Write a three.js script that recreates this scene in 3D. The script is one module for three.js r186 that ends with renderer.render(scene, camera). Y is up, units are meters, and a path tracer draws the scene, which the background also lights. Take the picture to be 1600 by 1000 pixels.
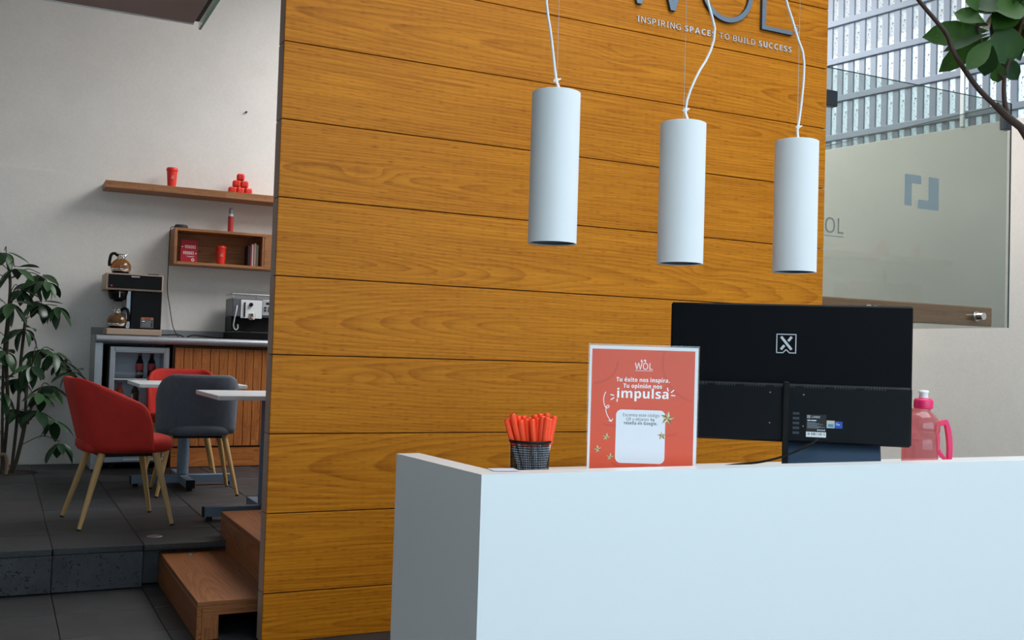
import * as THREE from 'three';
import { mergeGeometries, mergeVertices, toCreasedNormals } from 'three/addons/utils/BufferGeometryUtils.js';
import { RoundedBoxGeometry } from 'three/addons/geometries/RoundedBoxGeometry.js';
import { TextGeometry } from 'three/addons/geometries/TextGeometry.js';
import { FontLoader } from 'three/addons/loaders/FontLoader.js';
import { RectAreaLightUniformsLib } from 'three/addons/lights/RectAreaLightUniformsLib.js';

// ------------------------------------------------------------------ camera, sky, light, exposure
const scene = new THREE.Scene();
const camera = new THREE.PerspectiveCamera(2 * Math.atan(500 / 1614.33) * 180 / Math.PI, 1.6, 0.05, 100);
camera.position.set(0, 1.152, 0);
camera.rotation.order = 'YXZ';
camera.rotation.set(0.033627, -0.460025, 0.030658);
scene.add(camera);

const renderer = new THREE.WebGLRenderer({ antialias: true });
renderer.toneMapping = THREE.LinearToneMapping;
renderer.toneMappingExposure = 1.13;
renderer.shadowMap.enabled = true;
renderer.shadowMap.type = THREE.PCFSoftShadowMap;

scene.background = new THREE.Color().setRGB(0.66, 0.87, 1.0);      // bright overcast sky
scene.backgroundIntensity = 2.4;
RectAreaLightUniformsLib.init();
function daylight(name, w, h, pos, look, rgb, k) {                   // sky light in a glazed opening, the size of the opening
  const l = new THREE.RectAreaLight(new THREE.Color().setRGB(...rgb), k, w, h);
  l.name = name; l.position.set(...pos); l.lookAt(...look); scene.add(l); return l;
}
daylight('facade_daylight', 7.5, 3.4, [2.45, 2.2, 3.5], [2.45, 2.2, 0], [0.62, 0.85, 1.0], 1.25);
daylight('skylight_daylight', 3.6, 3.0, [3.0, 4.43, -1.3], [3.0, 0, -1.3], [1.0, 0.94, 0.88], 2.4);
daylight('rear_skylight_daylight', 2.6, 2.8, [4.1, 4.43, -6.6], [4.1, 0, -6.6], [1.0, 0.95, 0.92], 8.4);

// ------------------------------------------------------------------ helpers
const V3 = (x, y, z) => new THREE.Vector3(x, y, z);
function rng(seed) { let s = seed >>> 0; return () => { s = (s + 0x6D2B79F5) >>> 0; let t = s; t = Math.imul(t ^ (t >>> 15), t | 1); t ^= t + Math.imul(t ^ (t >>> 7), t | 61); return ((t ^ (t >>> 14)) >>> 0) / 4294967296; }; }
function hash2(x, y, s) { let h = Math.imul(x, 374761393) + Math.imul(y, 668265263) + Math.imul(s, 1274126177); h = Math.imul(h ^ (h >>> 13), 1274126177); h ^= h >>> 16; return (h >>> 0) / 4294967296; }
function vn(x, y, s = 0) {
  const xi = Math.floor(x), yi = Math.floor(y); let fx = x - xi, fy = y - yi; fx = fx * fx * (3 - 2 * fx); fy = fy * fy * (3 - 2 * fy);
  const a = hash2(xi, yi, s), b = hash2(xi + 1, yi, s), c = hash2(xi, yi + 1, s), d = hash2(xi + 1, yi + 1, s);
  return a + (b - a) * fx + (c - a) * fy + (a - b - c + d) * fx * fy;
}
const fbm = (x, y, s) => 0.5 * vn(x, y, s) + 0.3 * vn(x * 2.1, y * 2.1, s + 7) + 0.2 * vn(x * 4.3, y * 4.3, s + 13);
const clamp = (x, a = 0, b = 1) => Math.min(b, Math.max(a, x));
const sstep = (a, b, x) => { const t = clamp((x - a) / (b - a)); return t * t * (3 - 2 * t); };

function dataTex(w, h, fn, srgb = true) {
  const d = new Uint8Array(w * h * 4), o = [0, 0, 0];
  for (let j = 0; j < h; j++) for (let i = 0; i < w; i++) { fn(i, j, o); const k = (j * w + i) * 4; d[k] = clamp(o[0], 0, 255); d[k + 1] = clamp(o[1], 0, 255); d[k + 2] = clamp(o[2], 0, 255); d[k + 3] = 255; }
  const t = new THREE.DataTexture(d, w, h, THREE.RGBAFormat);
  t.wrapS = t.wrapT = THREE.RepeatWrapping; t.magFilter = THREE.LinearFilter; t.minFilter = THREE.LinearMipmapLinearFilter; t.generateMipmaps = true;
  if (srgb) t.colorSpace = THREE.SRGBColorSpace; t.needsUpdate = true; return t;
}
function canvasTex(w, h, draw) {
  const c = document.createElement('canvas'); c.width = w; c.height = h; draw(c.getContext('2d'), w, h);
  const t = new THREE.CanvasTexture(c); t.colorSpace = THREE.SRGBColorSpace; t.anisotropy = 8; return t;
}
function rep(t, u, v) { const c = t.clone(); c.repeat.set(u, v); c.needsUpdate = true; return c; }
const std = (color, roughness = 0.6, o = {}) => new THREE.MeshStandardMaterial({ color, roughness, ...o });
const phy = (color, roughness = 0.6, o = {}) => new THREE.MeshPhysicalMaterial({ color, roughness, ...o });

// a box with chamfered edges, 44 triangles, uv in metres with u along the grain axis
function cbox(w, h, d, c = 0.002, grain = 'x', off = [0, 0]) {
  c = Math.min(c, w * 0.3, h * 0.3, d * 0.3);
  const H = [w / 2, h / 2, d / 2], pos = [], P = (s, a) => { const p = [0, 1, 2].map(i => s[i] * (H[i] - (i === a ? 0 : c))); return p; };
  const quad = (a, b, e, f, n) => { // orient by n
    const u = b.map((x, i) => x - a[i]), v = f.map((x, i) => x - a[i]);
    const cr = [u[1] * v[2] - u[2] * v[1], u[2] * v[0] - u[0] * v[2], u[0] * v[1] - u[1] * v[0]];
    const ok = cr[0] * n[0] + cr[1] * n[1] + cr[2] * n[2] > 0;
    const q = ok ? [a, b, e, a, e, f] : [a, e, b, a, f, e]; for (const p of q) pos.push(...p);
  };
  for (let a = 0; a < 3; a++) for (const s of [-1, 1]) {
    const b = (a + 1) % 3, e = (a + 2) % 3, m = (p, q) => { const v = [0, 0, 0]; v[a] = s; v[b] = p; v[e] = q; return P(v, a); }, n = [0, 0, 0]; n[a] = s;
    quad(m(-1, -1), m(1, -1), m(1, 1), m(-1, 1), n);
  }
  for (let a = 0; a < 3; a++) { const b = (a + 1) % 3, e = (a + 2) % 3;
    for (const p of [-1, 1]) for (const q of [-1, 1]) {
      const m = (t, f) => { const v = [0, 0, 0]; v[a] = t; v[b] = p; v[e] = q; return P(v, f); }, n = [0, 0, 0]; n[b] = p; n[e] = q;
      quad(m(-1, b), m(1, b), m(1, e), m(-1, e), n);
    } }
  for (const x of [-1, 1]) for (const y of [-1, 1]) for (const z of [-1, 1]) {
    const s = [x, y, z], A = P(s, 0), B = P(s, 1), C = P(s, 2); pos.push(...(x * y * z > 0 ? [...A, ...B, ...C] : [...A, ...C, ...B]));
  }
  const g = new THREE.BufferGeometry(); g.setAttribute('position', new THREE.Float32BufferAttribute(pos, 3)); g.computeVertexNormals();
  return uvm(g, grain, off);
}
function uvm(g, grain = 'x', off = [0, 0]) {
  if (g.index) g = g.toNonIndexed();
  const p = g.attributes.position, n = g.attributes.normal, uv = new Float32Array(p.count * 2), gi = 'xyz'.indexOf(grain);
  for (let i = 0; i < p.count; i++) {
    const N = [Math.abs(n.getX(i)), Math.abs(n.getY(i)), Math.abs(n.getZ(i))], Q = [p.getX(i), p.getY(i), p.getZ(i)];
    let k = N[0] > N[1] && N[0] > N[2] ? 0 : N[1] > N[2] ? 1 : 2;
    const ax = [0, 1, 2].filter(a => a !== k); const ua = ax.includes(gi) ? gi : ax[0], va = ax.find(a => a !== ua);
    uv[i * 2] = Q[ua] + off[0]; uv[i * 2 + 1] = Q[va] + off[1];
  }
  g.setAttribute('uv', new THREE.BufferAttribute(uv, 2)); return g;
}
const T = (g, x = 0, y = 0, z = 0, rx = 0, ry = 0, rz = 0) => { g.applyMatrix4(new THREE.Matrix4().compose(V3(x, y, z), new THREE.Quaternion().setFromEuler(new THREE.Euler(rx, ry, rz)), V3(1, 1, 1))); return g; };
// box given by its extents
const bx = (x0, x1, y0, y1, z0, z1, c = 0.002, grain = 'x', off) => T(cbox(x1 - x0, y1 - y0, z1 - z0, c, grain, off), (x0 + x1) / 2, (y0 + y1) / 2, (z0 + z1) / 2);
const cyl = (r0, r1, h, n = 24, open = false) => new THREE.CylinderGeometry(r1, r0, h, n, 1, open);     // r0 bottom, r1 top
function rod(a, b, r0, r1 = r0, n = 12) {
  const A = V3(...a), B = V3(...b), L = A.distanceTo(B), g = cyl(r0, r1, L, n); g.translate(0, L / 2, 0);
  g.applyQuaternion(new THREE.Quaternion().setFromUnitVectors(V3(0, 1, 0), B.clone().sub(A).normalize())); g.translate(...a); return g;
}
const tube = (pts, r, n = 40, m = 8, closed = false) => new THREE.TubeGeometry(new THREE.CatmullRomCurve3(pts.map(p => V3(...p)), closed, 'centripetal'), n, r, m, closed);
const lathe = (pts, n = 32) => new THREE.LatheGeometry(pts.map(p => new THREE.Vector2(...p)), n);
function merged(list) { return mergeGeometries(list.map(g => { g = g.index ? g.toNonIndexed() : g; if (!g.attributes.uv) uvm(g); for (const k of Object.keys(g.attributes)) if (!['position', 'normal', 'uv'].includes(k)) g.deleteAttribute(k); return g; })); }
const used = {};
function numbered(n) { const k = used[n] = (used[n] ?? -1) + 1; return k ? n + '_' + String(k).padStart(3, '0') : n; }
function part(parent, name, geo, mat, x = 0, y = 0, z = 0, label) {
  const m = new THREE.Mesh(Array.isArray(geo) ? merged(geo) : geo, mat); m.name = name; m.position.set(x, y, z); if (label) m.userData.label = label; parent.add(m); return m;
}
function thing(name, label, category, [x, y, z] = [0, 0, 0], turn = 0, group) {
  const o = new THREE.Group(); o.name = numbered(name); o.position.set(x, y, z); o.rotation.y = turn; o.userData = { label, category }; if (group) o.userData.group = group; scene.add(o); return o;
}
function structure(name, label, category) { const o = new THREE.Group(); o.name = name; o.userData = { label, category, kind: 'structure' }; scene.add(o); return o; }
function solo(name, geo, mat, label, category, pos = [0, 0, 0], turn = 0, group) {
  const m = new THREE.Mesh(Array.isArray(geo) ? merged(geo) : geo, mat); m.name = numbered(name); m.position.set(...pos); m.rotation.y = turn; m.userData = { label, category }; if (group) m.userData.group = group; scene.add(m); return m;
}

// ------------------------------------------------------------------ textures
// plain-sawn veneer: rings of a tilted log cut flat, with fine pores; one band per board
function woodTex(W, H, bands, len, bandM, seed, light, dark, ringK = 0.55, spacing = 0.011) {
  const R = rng(seed), B = [];
  for (let b = 0; b < bands; b++) B.push({ v0: bandM * (0.2 + 0.6 * R()), z0: 0.02 + 0.05 * R(), tilt: (R() < 0.5 ? -1 : 1) * (0.015 + 0.03 * R()), uo: R() * len, sp: spacing * (0.8 + 0.5 * R()), tone: (R() - 0.5) * 0.5, s: Math.floor(R() * 9999), kx: R() * len, ky: bandM * (0.15 + 0.7 * R()), k: R() });
  const hb = H / bands;
  return dataTex(W, H, (i, j, o) => {
    const b = Math.min(bands - 1, Math.floor(j / hb)), p = B[b], u = i / W * len, v = (j / hb - b) * bandM;
    let y = v - p.v0 + 0.05 * (vn(u * 1.3, v * 2, p.s) - 0.5), z = p.z0 + p.tilt * (u - p.uo) + 0.06 * (vn(u * 0.9 + 5, 0.5, p.s + 1) - 0.5);
    let r = Math.hypot(y, z * 1.2) + 0.006 * (vn(u * 5, v * 30, p.s + 2) - 0.5);
    const kd = Math.hypot((u - p.kx) * 0.25, v - p.ky); r += 0.02 * Math.exp(-kd * kd / 0.0009);
    const q = r / p.sp, f = q - Math.floor(q), line = Math.pow(f, 2.5) * (1 - sstep(0.9, 1, f));
    const pore = vn(u * 28, v * 520, p.s + 3), streak = vn(u * 4, v * 170, p.s + 4), broad = fbm(u * 0.9, v * 7, p.s + 5);
    let t = 0.40 + p.tone * 0.28 + ringK * (line - 0.35) * (0.5 + 0.7 * broad) + 0.42 * (streak - 0.5) + 0.34 * (broad - 0.5) + (pore > 0.66 ? 0.55 * (pore - 0.7) / 0.3 : 0);
    t = clamp(t, -0.1, 1.15);
    for (let c = 0; c < 3; c++) o[c] = light[c] + (dark[c] - light[c]) * t;
  });
}
const PLANKH = 0.3112, WOODLEN = 2.83;
const oakTex = woodTex(2048, 2048, 12, WOODLEN, PLANKH, 11, [208, 132, 28], [154, 85, 6], 0.66, 0.012);
const brownTex = woodTex(1024, 512, 3, 1.2, 0.3, 23, [176, 122, 76], [120, 72, 38], 0.5, 0.010);
const stairTex = woodTex(1024, 512, 3, 1.2, 0.3, 37, [156, 98, 54], [98, 54, 26], 0.65, 0.012);
const doorTex = woodTex(1024, 512, 6, 0.9, 0.075, 51, [196, 122, 58], [132, 72, 28], 0.6, 0.012);
const stoneTex = dataTex(512, 512, (i, j, o) => {
  const x = i / 512, y = j / 512, n = fbm(x * 6, y * 6, 3), f = hash2(i, j, 5), g = vn(x * 120, y * 120, 9);
  const k = 50 + 22 * (n - 0.5) + 10 * (f - 0.5) + 14 * (g - 0.5); o[0] = k * 0.98; o[1] = k; o[2] = k * 1.05;
});
const pitTex = dataTex(1024, 512, (i, j, o) => {
  const x = i / 1024 * 1.2, y = j / 512 * 0.6, n = fbm(x * 8, y * 8, 4), f = hash2(i, j, 6), pit = vn(x * 170, y * 170, 21) * 0.65 + vn(x * 60, y * 60, 22) * 0.35;
  let k = 64 + 28 * (n - 0.5) + 16 * (f - 0.5); if (pit > 0.74) k *= 0.45; o[0] = k * 0.97; o[1] = k; o[2] = k * 1.07;
});
const plasterTex = dataTex(512, 512, (i, j, o) => { const n = fbm(i / 60, j / 60, 31), f = vn(i / 3, j / 3, 33); const k = 228 + 9 * (n - 0.5) + 5 * (f - 0.5); o[0] = k; o[1] = k * 0.985; o[2] = k * 0.965; });
const plasterBump = dataTex(512, 512, (i, j, o) => { const k = 128 + 70 * (fbm(i / 14, j / 14, 41) - 0.5); o[0] = o[1] = o[2] = k; }, false);
const velvetTex = dataTex(256, 256, (i, j, o) => { const n = fbm(i / 22, j / 22, 61), f = hash2(i, j, 62); const k = 235 + 34 * (n - 0.5) + 18 * (f - 0.5); o[0] = o[1] = o[2] = k; });

// ------------------------------------------------------------------ materials
const M = {
  oak: phy(0xffffff, 0.5, { map: oakTex, specularIntensity: 0.35 }),
  oakEdge: std(0xb0978a, 0.6),
  brown: std(0xffffff, 0.5, { map: rep(brownTex, 1 / 1.2, 1 / 0.9) }),
  stair: std(0xffffff, 0.38, { map: rep(stairTex, 1 / 1.2, 1 / 0.9) }),
  door: std(0xffffff, 0.5, { map: rep(doorTex, 1 / 0.9, 1 / 0.45) }),
  stone: std(0xffffff, 0.55, { map: rep(stoneTex, 1 / 0.8, 1 / 0.8) }),
  stone2: std(0xd8dade, 0.5, { map: rep(stoneTex, 1 / 1.1, 1 / 1.1) }),
  stone3: std(0xf4efe9, 0.6, { map: rep(stoneTex, 1 / 0.6, 1 / 0.6) }),
  pit: std(0xffffff, 0.85, { map: rep(pitTex, 1 / 1.2, 1 / 0.6) }),
  joint: std(0x26272a, 0.9),
  plaster: std(0xffffff, 0.85, { map: rep(plasterTex, 1 / 2.2, 1 / 2.2), bumpMap: rep(plasterBump, 1 / 0.8, 1 / 0.8), bumpScale: 0.0012 }),
  cream: std(0xf4eeea, 0.85, { map: rep(plasterTex, 1 / 2.2, 1 / 2.2), bumpMap: rep(plasterBump, 1 / 0.8, 1 / 0.8), bumpScale: 0.0012 }),
  soffit: std(0xa8938c, 0.8),
  white: std(0xf2f2f2, 0.5), whiteGloss: std(0xeef1f3, 0.28), deskWhite: phy(0xf1f2f3, 0.35, { clearcoat: 0.2, clearcoatRoughness: 0.3 }),
  lampWhite: std(0xf0f1f2, 0.5),
  concrete: std(0x7d8793, 0.8),
  glass: phy(0xe5e9e7, 0.02, { transmission: 1, thickness: 0, ior: 1.5 }),
  glassEdge: phy(0x8fd0c4, 0.1, { transmission: 0.6, thickness: 0 }),
  clear: phy(0xffffff, 0.02, { transmission: 1, thickness: 0, ior: 1.45 }),
  black: phy(0x08080a, 0.45, { specularIntensity: 0.45 }), blackMatte: std(0x101012, 0.8), rubber: std(0x0c0c0c, 0.9),
  monitor: phy(0x020308, 0.5, { specularIntensity: 0.25 }), monitor2: phy(0x05090f, 0.45, { specularIntensity: 0.35 }), monitorStand: std(0x52657c, 0.3, { metalness: 0.8 }),
  steel: std(0xb9bcc0, 0.3, { metalness: 0.9 }), chrome: std(0xd6d6d6, 0.12, { metalness: 1 }), alu: std(0xa3a7ac, 0.42, { metalness: 0.6 }), darkSteel: std(0x3a4048, 0.4, { metalness: 0.6 }),
  sign: std(0x6f7f8f, 0.4, { metalness: 0.3 }), signEdge: std(0x2e343c, 0.5), silver: std(0xc9ccd2, 0.35, { metalness: 0.3 }),
  legWood: std(0xb8935c, 0.5),
  redVelvet: phy(0xc02418, 0.85, { map: rep(velvetTex, 3, 3), sheen: 0.5, sheenRoughness: 0.5, sheenColor: new THREE.Color(0xff5540) }),
  greyVelvet: phy(0x68707c, 0.85, { map: rep(velvetTex, 3, 3), sheen: 0.5, sheenRoughness: 0.5, sheenColor: new THREE.Color(0x8a95a4) }),
  tablePaint: std(0x6a7a8c, 0.45, { metalness: 0.2 }),
  red: std(0xe5301c, 0.45), redDark: std(0xb02a22, 0.4), crimson: std(0xb3152f, 0.5),
  orangePen: std(0xff4a1a, 0.4), penWhite: std(0xdfe6f2, 0.4),
  tan: std(0xb39a86, 0.45, { metalness: 0.3 }),
  paper: std(0xf4f2f4, 0.8),
  leafA: phy(0x2c4a2c, 0.35, { side: THREE.DoubleSide }), leafB: phy(0x3a5a38, 0.4, { side: THREE.DoubleSide }), leafC: phy(0x1f3a26, 0.3, { side: THREE.DoubleSide }),
  treeLeaf: phy(0x2f5214, 0.5, { specularIntensity: 0.5, side: THREE.DoubleSide, transmission: 0.25, thickness: 0 }), treeLeafDark: phy(0x1c3812, 0.5, { specularIntensity: 0.5, side: THREE.DoubleSide }),
  stem: std(0x3b3428, 0.8), bark: std(0x3b2a22, 0.75), soil: std(0x1a1612, 1),
  pink: std(0xf02a6a, 0.35), pinkClear: phy(0xf6b6ba, 0.06, { transmission: 0.9, thickness: 0 }),
};
const plain = (c) => std(c, 0.6);

const loader = new FontLoader();
const fontR = await loader.loadAsync('fonts/droid/droid_sans_regular.typeface.json'), fontB = await loader.loadAsync('fonts/droid/droid_sans_bold.typeface.json');

// ------------------------------------------------------------------ the setting
const UP = 0.202, ZB = -8.75;                                        // raised floor level, back wall
// lower floor: stone tiles on a bed
const PITCH = 0.395, stoneV = [M.stone, M.stone2, M.stone3];
const floor = structure('floor', 'dark grey stone tile floor of the lower level in front of the step', 'floor');
part(floor, 'bed', bx(-2.7, 7.8, -0.25, -0.006, -5.25, 3.6, 0), M.joint);
part(floor, 'paving', [bx(-2.7, -0.532, -0.006, 0, -5.17, 3.6, 0.001), bx(-0.53, 7.8, -0.006, 0, -3.57, 3.6, 0.001), bx(1.06, 7.8, -0.006, 0, -5.17, -3.572, 0.001)], M.stone);
{ const R = rng(5), gs = [0, 1, 2].map(k => cbox(PITCH - 0.004, 0.03, PITCH - 0.004, 0.0025, 'x', [k * 0.3, k * 0.17]));
  for (let i = 0; i < 4; i++) for (let j = 0; j < 4; j++) part(floor, 'tile', gs[(i + j * 2) % 3], stoneV[Math.floor(R() * 3)], -0.53 + PITCH * (i + 0.5), -0.015 - 0.0015 * R(), -5.165 + PITCH * (j + 0.5)); }
const floorUp = structure('floor_001', 'raised dark stone floor of the coffee corner with its front riser', 'floor');
part(floorUp, 'bed', bx(-2.7, 5.95, 0, UP - 0.006, ZB, -5.26, 0), M.joint);
part(floorUp, 'bed', bx(-2.7, 0.655, 0, UP - 0.04, -5.26, -5.2, 0), M.joint);
part(floorUp, 'paving', [bx(-2.7, -0.532, UP - 0.006, UP, ZB, -5.17, 0.001), bx(2.24, 5.95, UP - 0.006, UP, ZB, -5.4, 0.001)], M.stone);
{ const R = rng(9), gs = [0, 1, 2].map(k => cbox(PITCH - 0.004, 0.03, PITCH - 0.004, 0.003, 'x', [k * 0.23, k * 0.31]));
  for (let i = 0; i < 7; i++) for (let j = 0; j < 9; j++) {
    const x = -0.53 + PITCH * (i + 0.5), z = -5.17 - PITCH * (j + 0.5); if (x > 1 && j === 0) continue;
    part(floorUp, 'tile', gs[(i * 2 + j) % 3], stoneV[Math.floor(R() * 3)], x, UP - 0.015 - 0.0012 * R(), z);
  }
  part(floorUp, 'tile', bx(1.052, 2.23, UP - 0.03, UP, -5.56, -5.335, 0.003), M.stone);
  const widths = [-1.32, -0.92, -0.53, -0.135, 0.26, 0.655];
  for (let i = 0; i < 5; i++) part(floorUp, 'riser_stone', bx(widths[i] + 0.0015, widths[i + 1] - 0.0015, 0.001, UP - 0.032, -5.2, -5.172, 0.003, 'x', [i * 0.37, i * 0.2]), M.pit);
  part(floorUp, 'riser_stone', bx(0.665, 1.6, 0.001, UP - 0.032, -5.258, -5.252, 0.001), M.stone2);
}
// walls
const wallBack = structure('wall_back', 'white plaster back wall behind the coffee counter with a thin ledge', 'wall');
part(wallBack, 'plaster', bx(-2.7, 5.9, -0.25, 4.75, ZB - 0.3, ZB, 0.001), M.plaster);
{ // a skim of plaster that stands proud on the left and runs out to nothing behind the shelf
  const g = new THREE.ExtrudeGeometry(new THREE.Shape([[-2.7, 0], [0.64, 0], [-0.4, -0.024], [-2.7, -0.024]].map(p => new THREE.Vector2(...p)).reverse()), { depth: 2.263, bevelEnabled: false }); g.rotateX(-Math.PI / 2); g.translate(0, UP, ZB);
  part(wallBack, 'ledge_panel', uvm(g, 'x'), M.plaster); }
part(wallBack, 'nail', rod([1.78, 3.12, ZB], [1.78, 3.12, ZB + 0.02], 0.008), M.darkSteel);
const wallLeft = structure('wall_left', 'plain plaster wall on the left side of the hall', 'wall');
part(wallLeft, 'plaster', bx(-3.0, -2.7, -0.25, 4.75, ZB - 0.3, 3.6, 0.001), M.plaster);
// ceiling with a skylight opening
const ceiling = structure('ceiling', 'white ceiling with two rectangular skylight openings', 'ceiling');
part(ceiling, 'panel', [bx(-3, 1.2, 4.5, 4.75, ZB, 3.6, 0), bx(4.8, 8, 4.5, 4.75, -5.2, 3.6, 0), bx(1.2, 4.8, 4.5, 4.75, -5.2, -2.8, 0), bx(1.2, 4.8, 4.5, 4.75, 0.2, 3.6, 0), bx(1.2, 2.8, 4.5, 4.75, ZB, -5.2, 0), bx(5.4, 8, 4.5, 4.75, ZB, -5.2, 0), bx(2.8, 5.4, 4.5, 4.75, ZB, -8.0, 0)], M.plaster);
part(ceiling, 'skylight_glass', bx(1.2, 4.8, 4.6, 4.612, -2.8, 0.2, 0), M.clear);
part(ceiling, 'skylight_glass', bx(2.8, 5.4, 4.6, 4.612, -8.0, -5.2, 0), M.clear);
// glazed front behind the camera
const wallFront = structure('wall_front', 'glazed street front with slim dark frames', 'wall');
part(wallFront, 'wall', [bx(-3, -1.3, -0.25, 4.75, 3.6, 3.85, 0), bx(6.2, 8, -0.25, 4.75, 3.6, 3.85, 0), bx(-1.3, 6.2, 3.9, 4.75, 3.6, 3.85, 0), bx(-1.3, 6.2, -0.25, 0.5, 3.6, 3.85, 0)], M.plaster);
part(wallFront, 'frame', [0, 1, 2, 3, 4, 5].map(i => bx(-1.3 + i * 1.5 - 0.03, -1.3 + i * 1.5 + 0.03, 0.5, 3.9, 3.68, 3.76, 0.003)), M.darkSteel);
part(wallFront, 'glazing', bx(-1.3, 6.2, 0.5, 3.9, 3.715, 3.725, 0), M.clear);
// ground outside
const ground = structure('ground', 'pale paving outside the building', 'ground');
part(ground, 'paving', bx(-30, 30, -0.35, -0.26, -30, 30, 0), std(0x8f9296, 0.9));

// right wall, turned 10.45 degrees, with a concrete lattice of glazed slots above it
const wallRight = structure('wall_right', 'cream plaster side wall with a grey concrete lattice of narrow glazed slots above', 'wall');
wallRight.position.set(6.152, 0, -4.703);
{ // local axes: x along the wall away from the street, y up, z away from the room; depths below are measured into the room
  const SILL = 2.868, PER = 0.307, COL = 0.1007, T0 = -1.45, NC = 56, NR = 5, A = 0.1824;
  wallRight.setRotationFromMatrix(new THREE.Matrix4().makeBasis(V3(-Math.sin(A), 0, -Math.cos(A)), V3(0, 1, 0), V3(Math.cos(A), 0, -Math.sin(A))));
  const box = (x0, x1, y0, y1, a, b, c) => bx(x0, x1, y0, y1, -b, -a, c);
  part(wallRight, 'plaster', [box(-8.5, 4.2, -0.25, SILL, -0.25, 0, 0.004), box(-8.5, T0, SILL, 4.75, -0.25, 0, 0.002)], M.cream);
  const slatG = box(-0.0255, 0.0255, -0.13, 0.13, -0.05, -0.028, 0.003), barG = (x0, x1) => box(x0, x1, -0.0245, 0.0245, -0.055, -0.012, 0.004);
  const paneTex = dataTex(256, 256, (i, j, o) => { const d = hash2(i, j, 71), n = fbm(i / 40, j / 40, 72), f = vn(i / 2.5, j / 2.5, 73); let k = 246 - 14 * n; if (f > 0.86) k -= 110; else if (d > 0.985) k -= 60; o[0] = k; o[1] = k; o[2] = k; });
  const paneM = phy(0xffffff, 0.55, { map: paneTex, transmission: 0.92, thickness: 0 });
  const paneG = box(-0.026, 0.026, -0.13, 0.13, -0.044, -0.041, 0);
  const rest = [], restP = [];
  for (let r = 0; r < NR; r++) {
    const yc = 2.678 + 0.1285 + r * PER;
    const bar = part(wallRight, 'lattice_bar', barG(T0, T0 + NC * COL), M.concrete, 0, yc + 0.1535, 0);
    for (let c = 0; c < NC; c++) {
      const t = T0 + c * COL, seen = t > -0.2 && t < 1.75 && r < 4;
      const ts = t + 0.0255 + 0.0017, tp = ts + COL / 2;
      if (seen) { part(wallRight, 'lattice_slat', slatG, M.concrete, ts, yc, 0); part(wallRight, 'pane', paneG, paneM, tp, yc, 0); }
      else { rest.push(slatG.clone().translate(ts, yc, 0)); restP.push(paneG.clone().translate(tp, yc, 0)); }
    }
  }
  part(wallRight, 'lattice_slats_beyond', rest, M.concrete).userData.kind = 'stuff';
  part(wallRight, 'panes_beyond', restP, paneM).userData.kind = 'stuff';
  part(wallRight, 'window_post', box(0.425, 0.455, SILL, 4.5, -0.011, 0.012, 0.003), M.white);
  part(wallRight, 'lintel', box(T0, 4.2, 2.68 + NR * PER - 0.02, 4.75, -0.25, 0, 0.002), M.cream);
}

// wooden screen wall with its boards
const WX0 = 0.963, WX1 = 3.786, WZ = -4.05;
const wallWood = structure('wall_center', 'tall oak veneer screen wall of wide horizontal boards behind the desk', 'wall');
part(wallWood, 'core', bx(WX0 + 0.012, WX1 - 0.012, 0.001, 3.6, WZ - 0.082, WZ - 0.014, 0), M.blackMatte);
for (let k = 0; k < 12; k++) {
  const y0 = Math.max(0.001, 0.191 - PLANKH + k * PLANKH + 0.002), y1 = 0.191 + k * PLANKH - 0.002, yb = 0.191 - PLANKH + k * PLANKH;
  const g = cbox(WX1 - WX0, y1 - y0, 0.014, 0.0015), p = g.attributes.position, uv = g.attributes.uv;
  for (let i = 0; i < p.count; i++) uv.setXY(i, (p.getX(i) + (WX1 - WX0) / 2) / WOODLEN * 0.996 + 0.002, ((p.getY(i) + (y0 + y1) / 2 - yb) / PLANKH * 0.98 + 0.01 + k) / 12);
  part(wallWood, 'board', g, M.oak, (WX0 + WX1) / 2, (y0 + y1) / 2, WZ - 0.007);
  part(wallWood, 'edge_panel', bx(WX0 + 0.0005, WX0 + 0.012, y0, y1, WZ - 0.09, WZ - 0.0145, 0.001, 'y'), M.oakEdge);
  part(wallWood, 'edge_panel', bx(WX1 - 0.012, WX1 - 0.0005, y0, y1, WZ - 0.09, WZ - 0.0145, 0.001, 'y'), M.oakEdge);
}

// mezzanine floor overhead with its glass rail
const mezz = structure('ceiling_001', 'dark brown underside of the mezzanine floor overhead on the left', 'ceiling');
part(mezz, 'soffit', bx(-2.7, 0.827, 2.8, 3.02, -5.447, -0.9, 0.003), M.soffit);
part(mezz, 'edge_strip', bx(-2.7, 0.827, 2.795, 3.03, -5.457, -5.448, 0.001), M.white);
const mezzGlass = thing('glass_railing', 'clear glass railing pane clamped to the edge of the mezzanine overhead', 'railing', [0.86, 2.783, -3.18]);
part(mezzGlass, 'pane', bx(-0.006, 0.006, 0, 1.2, -2.29, 2.25, 0.001), M.glass);
part(mezzGlass, 'pane_edge', bx(-0.0065, 0.0065, -0.004, 0, -2.29, 2.25, 0.0005), M.glassEdge);
part(mezzGlass, 'spacer_strip', bx(-0.031, -0.007, 0.03, 0.23, -2.27, 2.24, 0.001), M.black);

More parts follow.
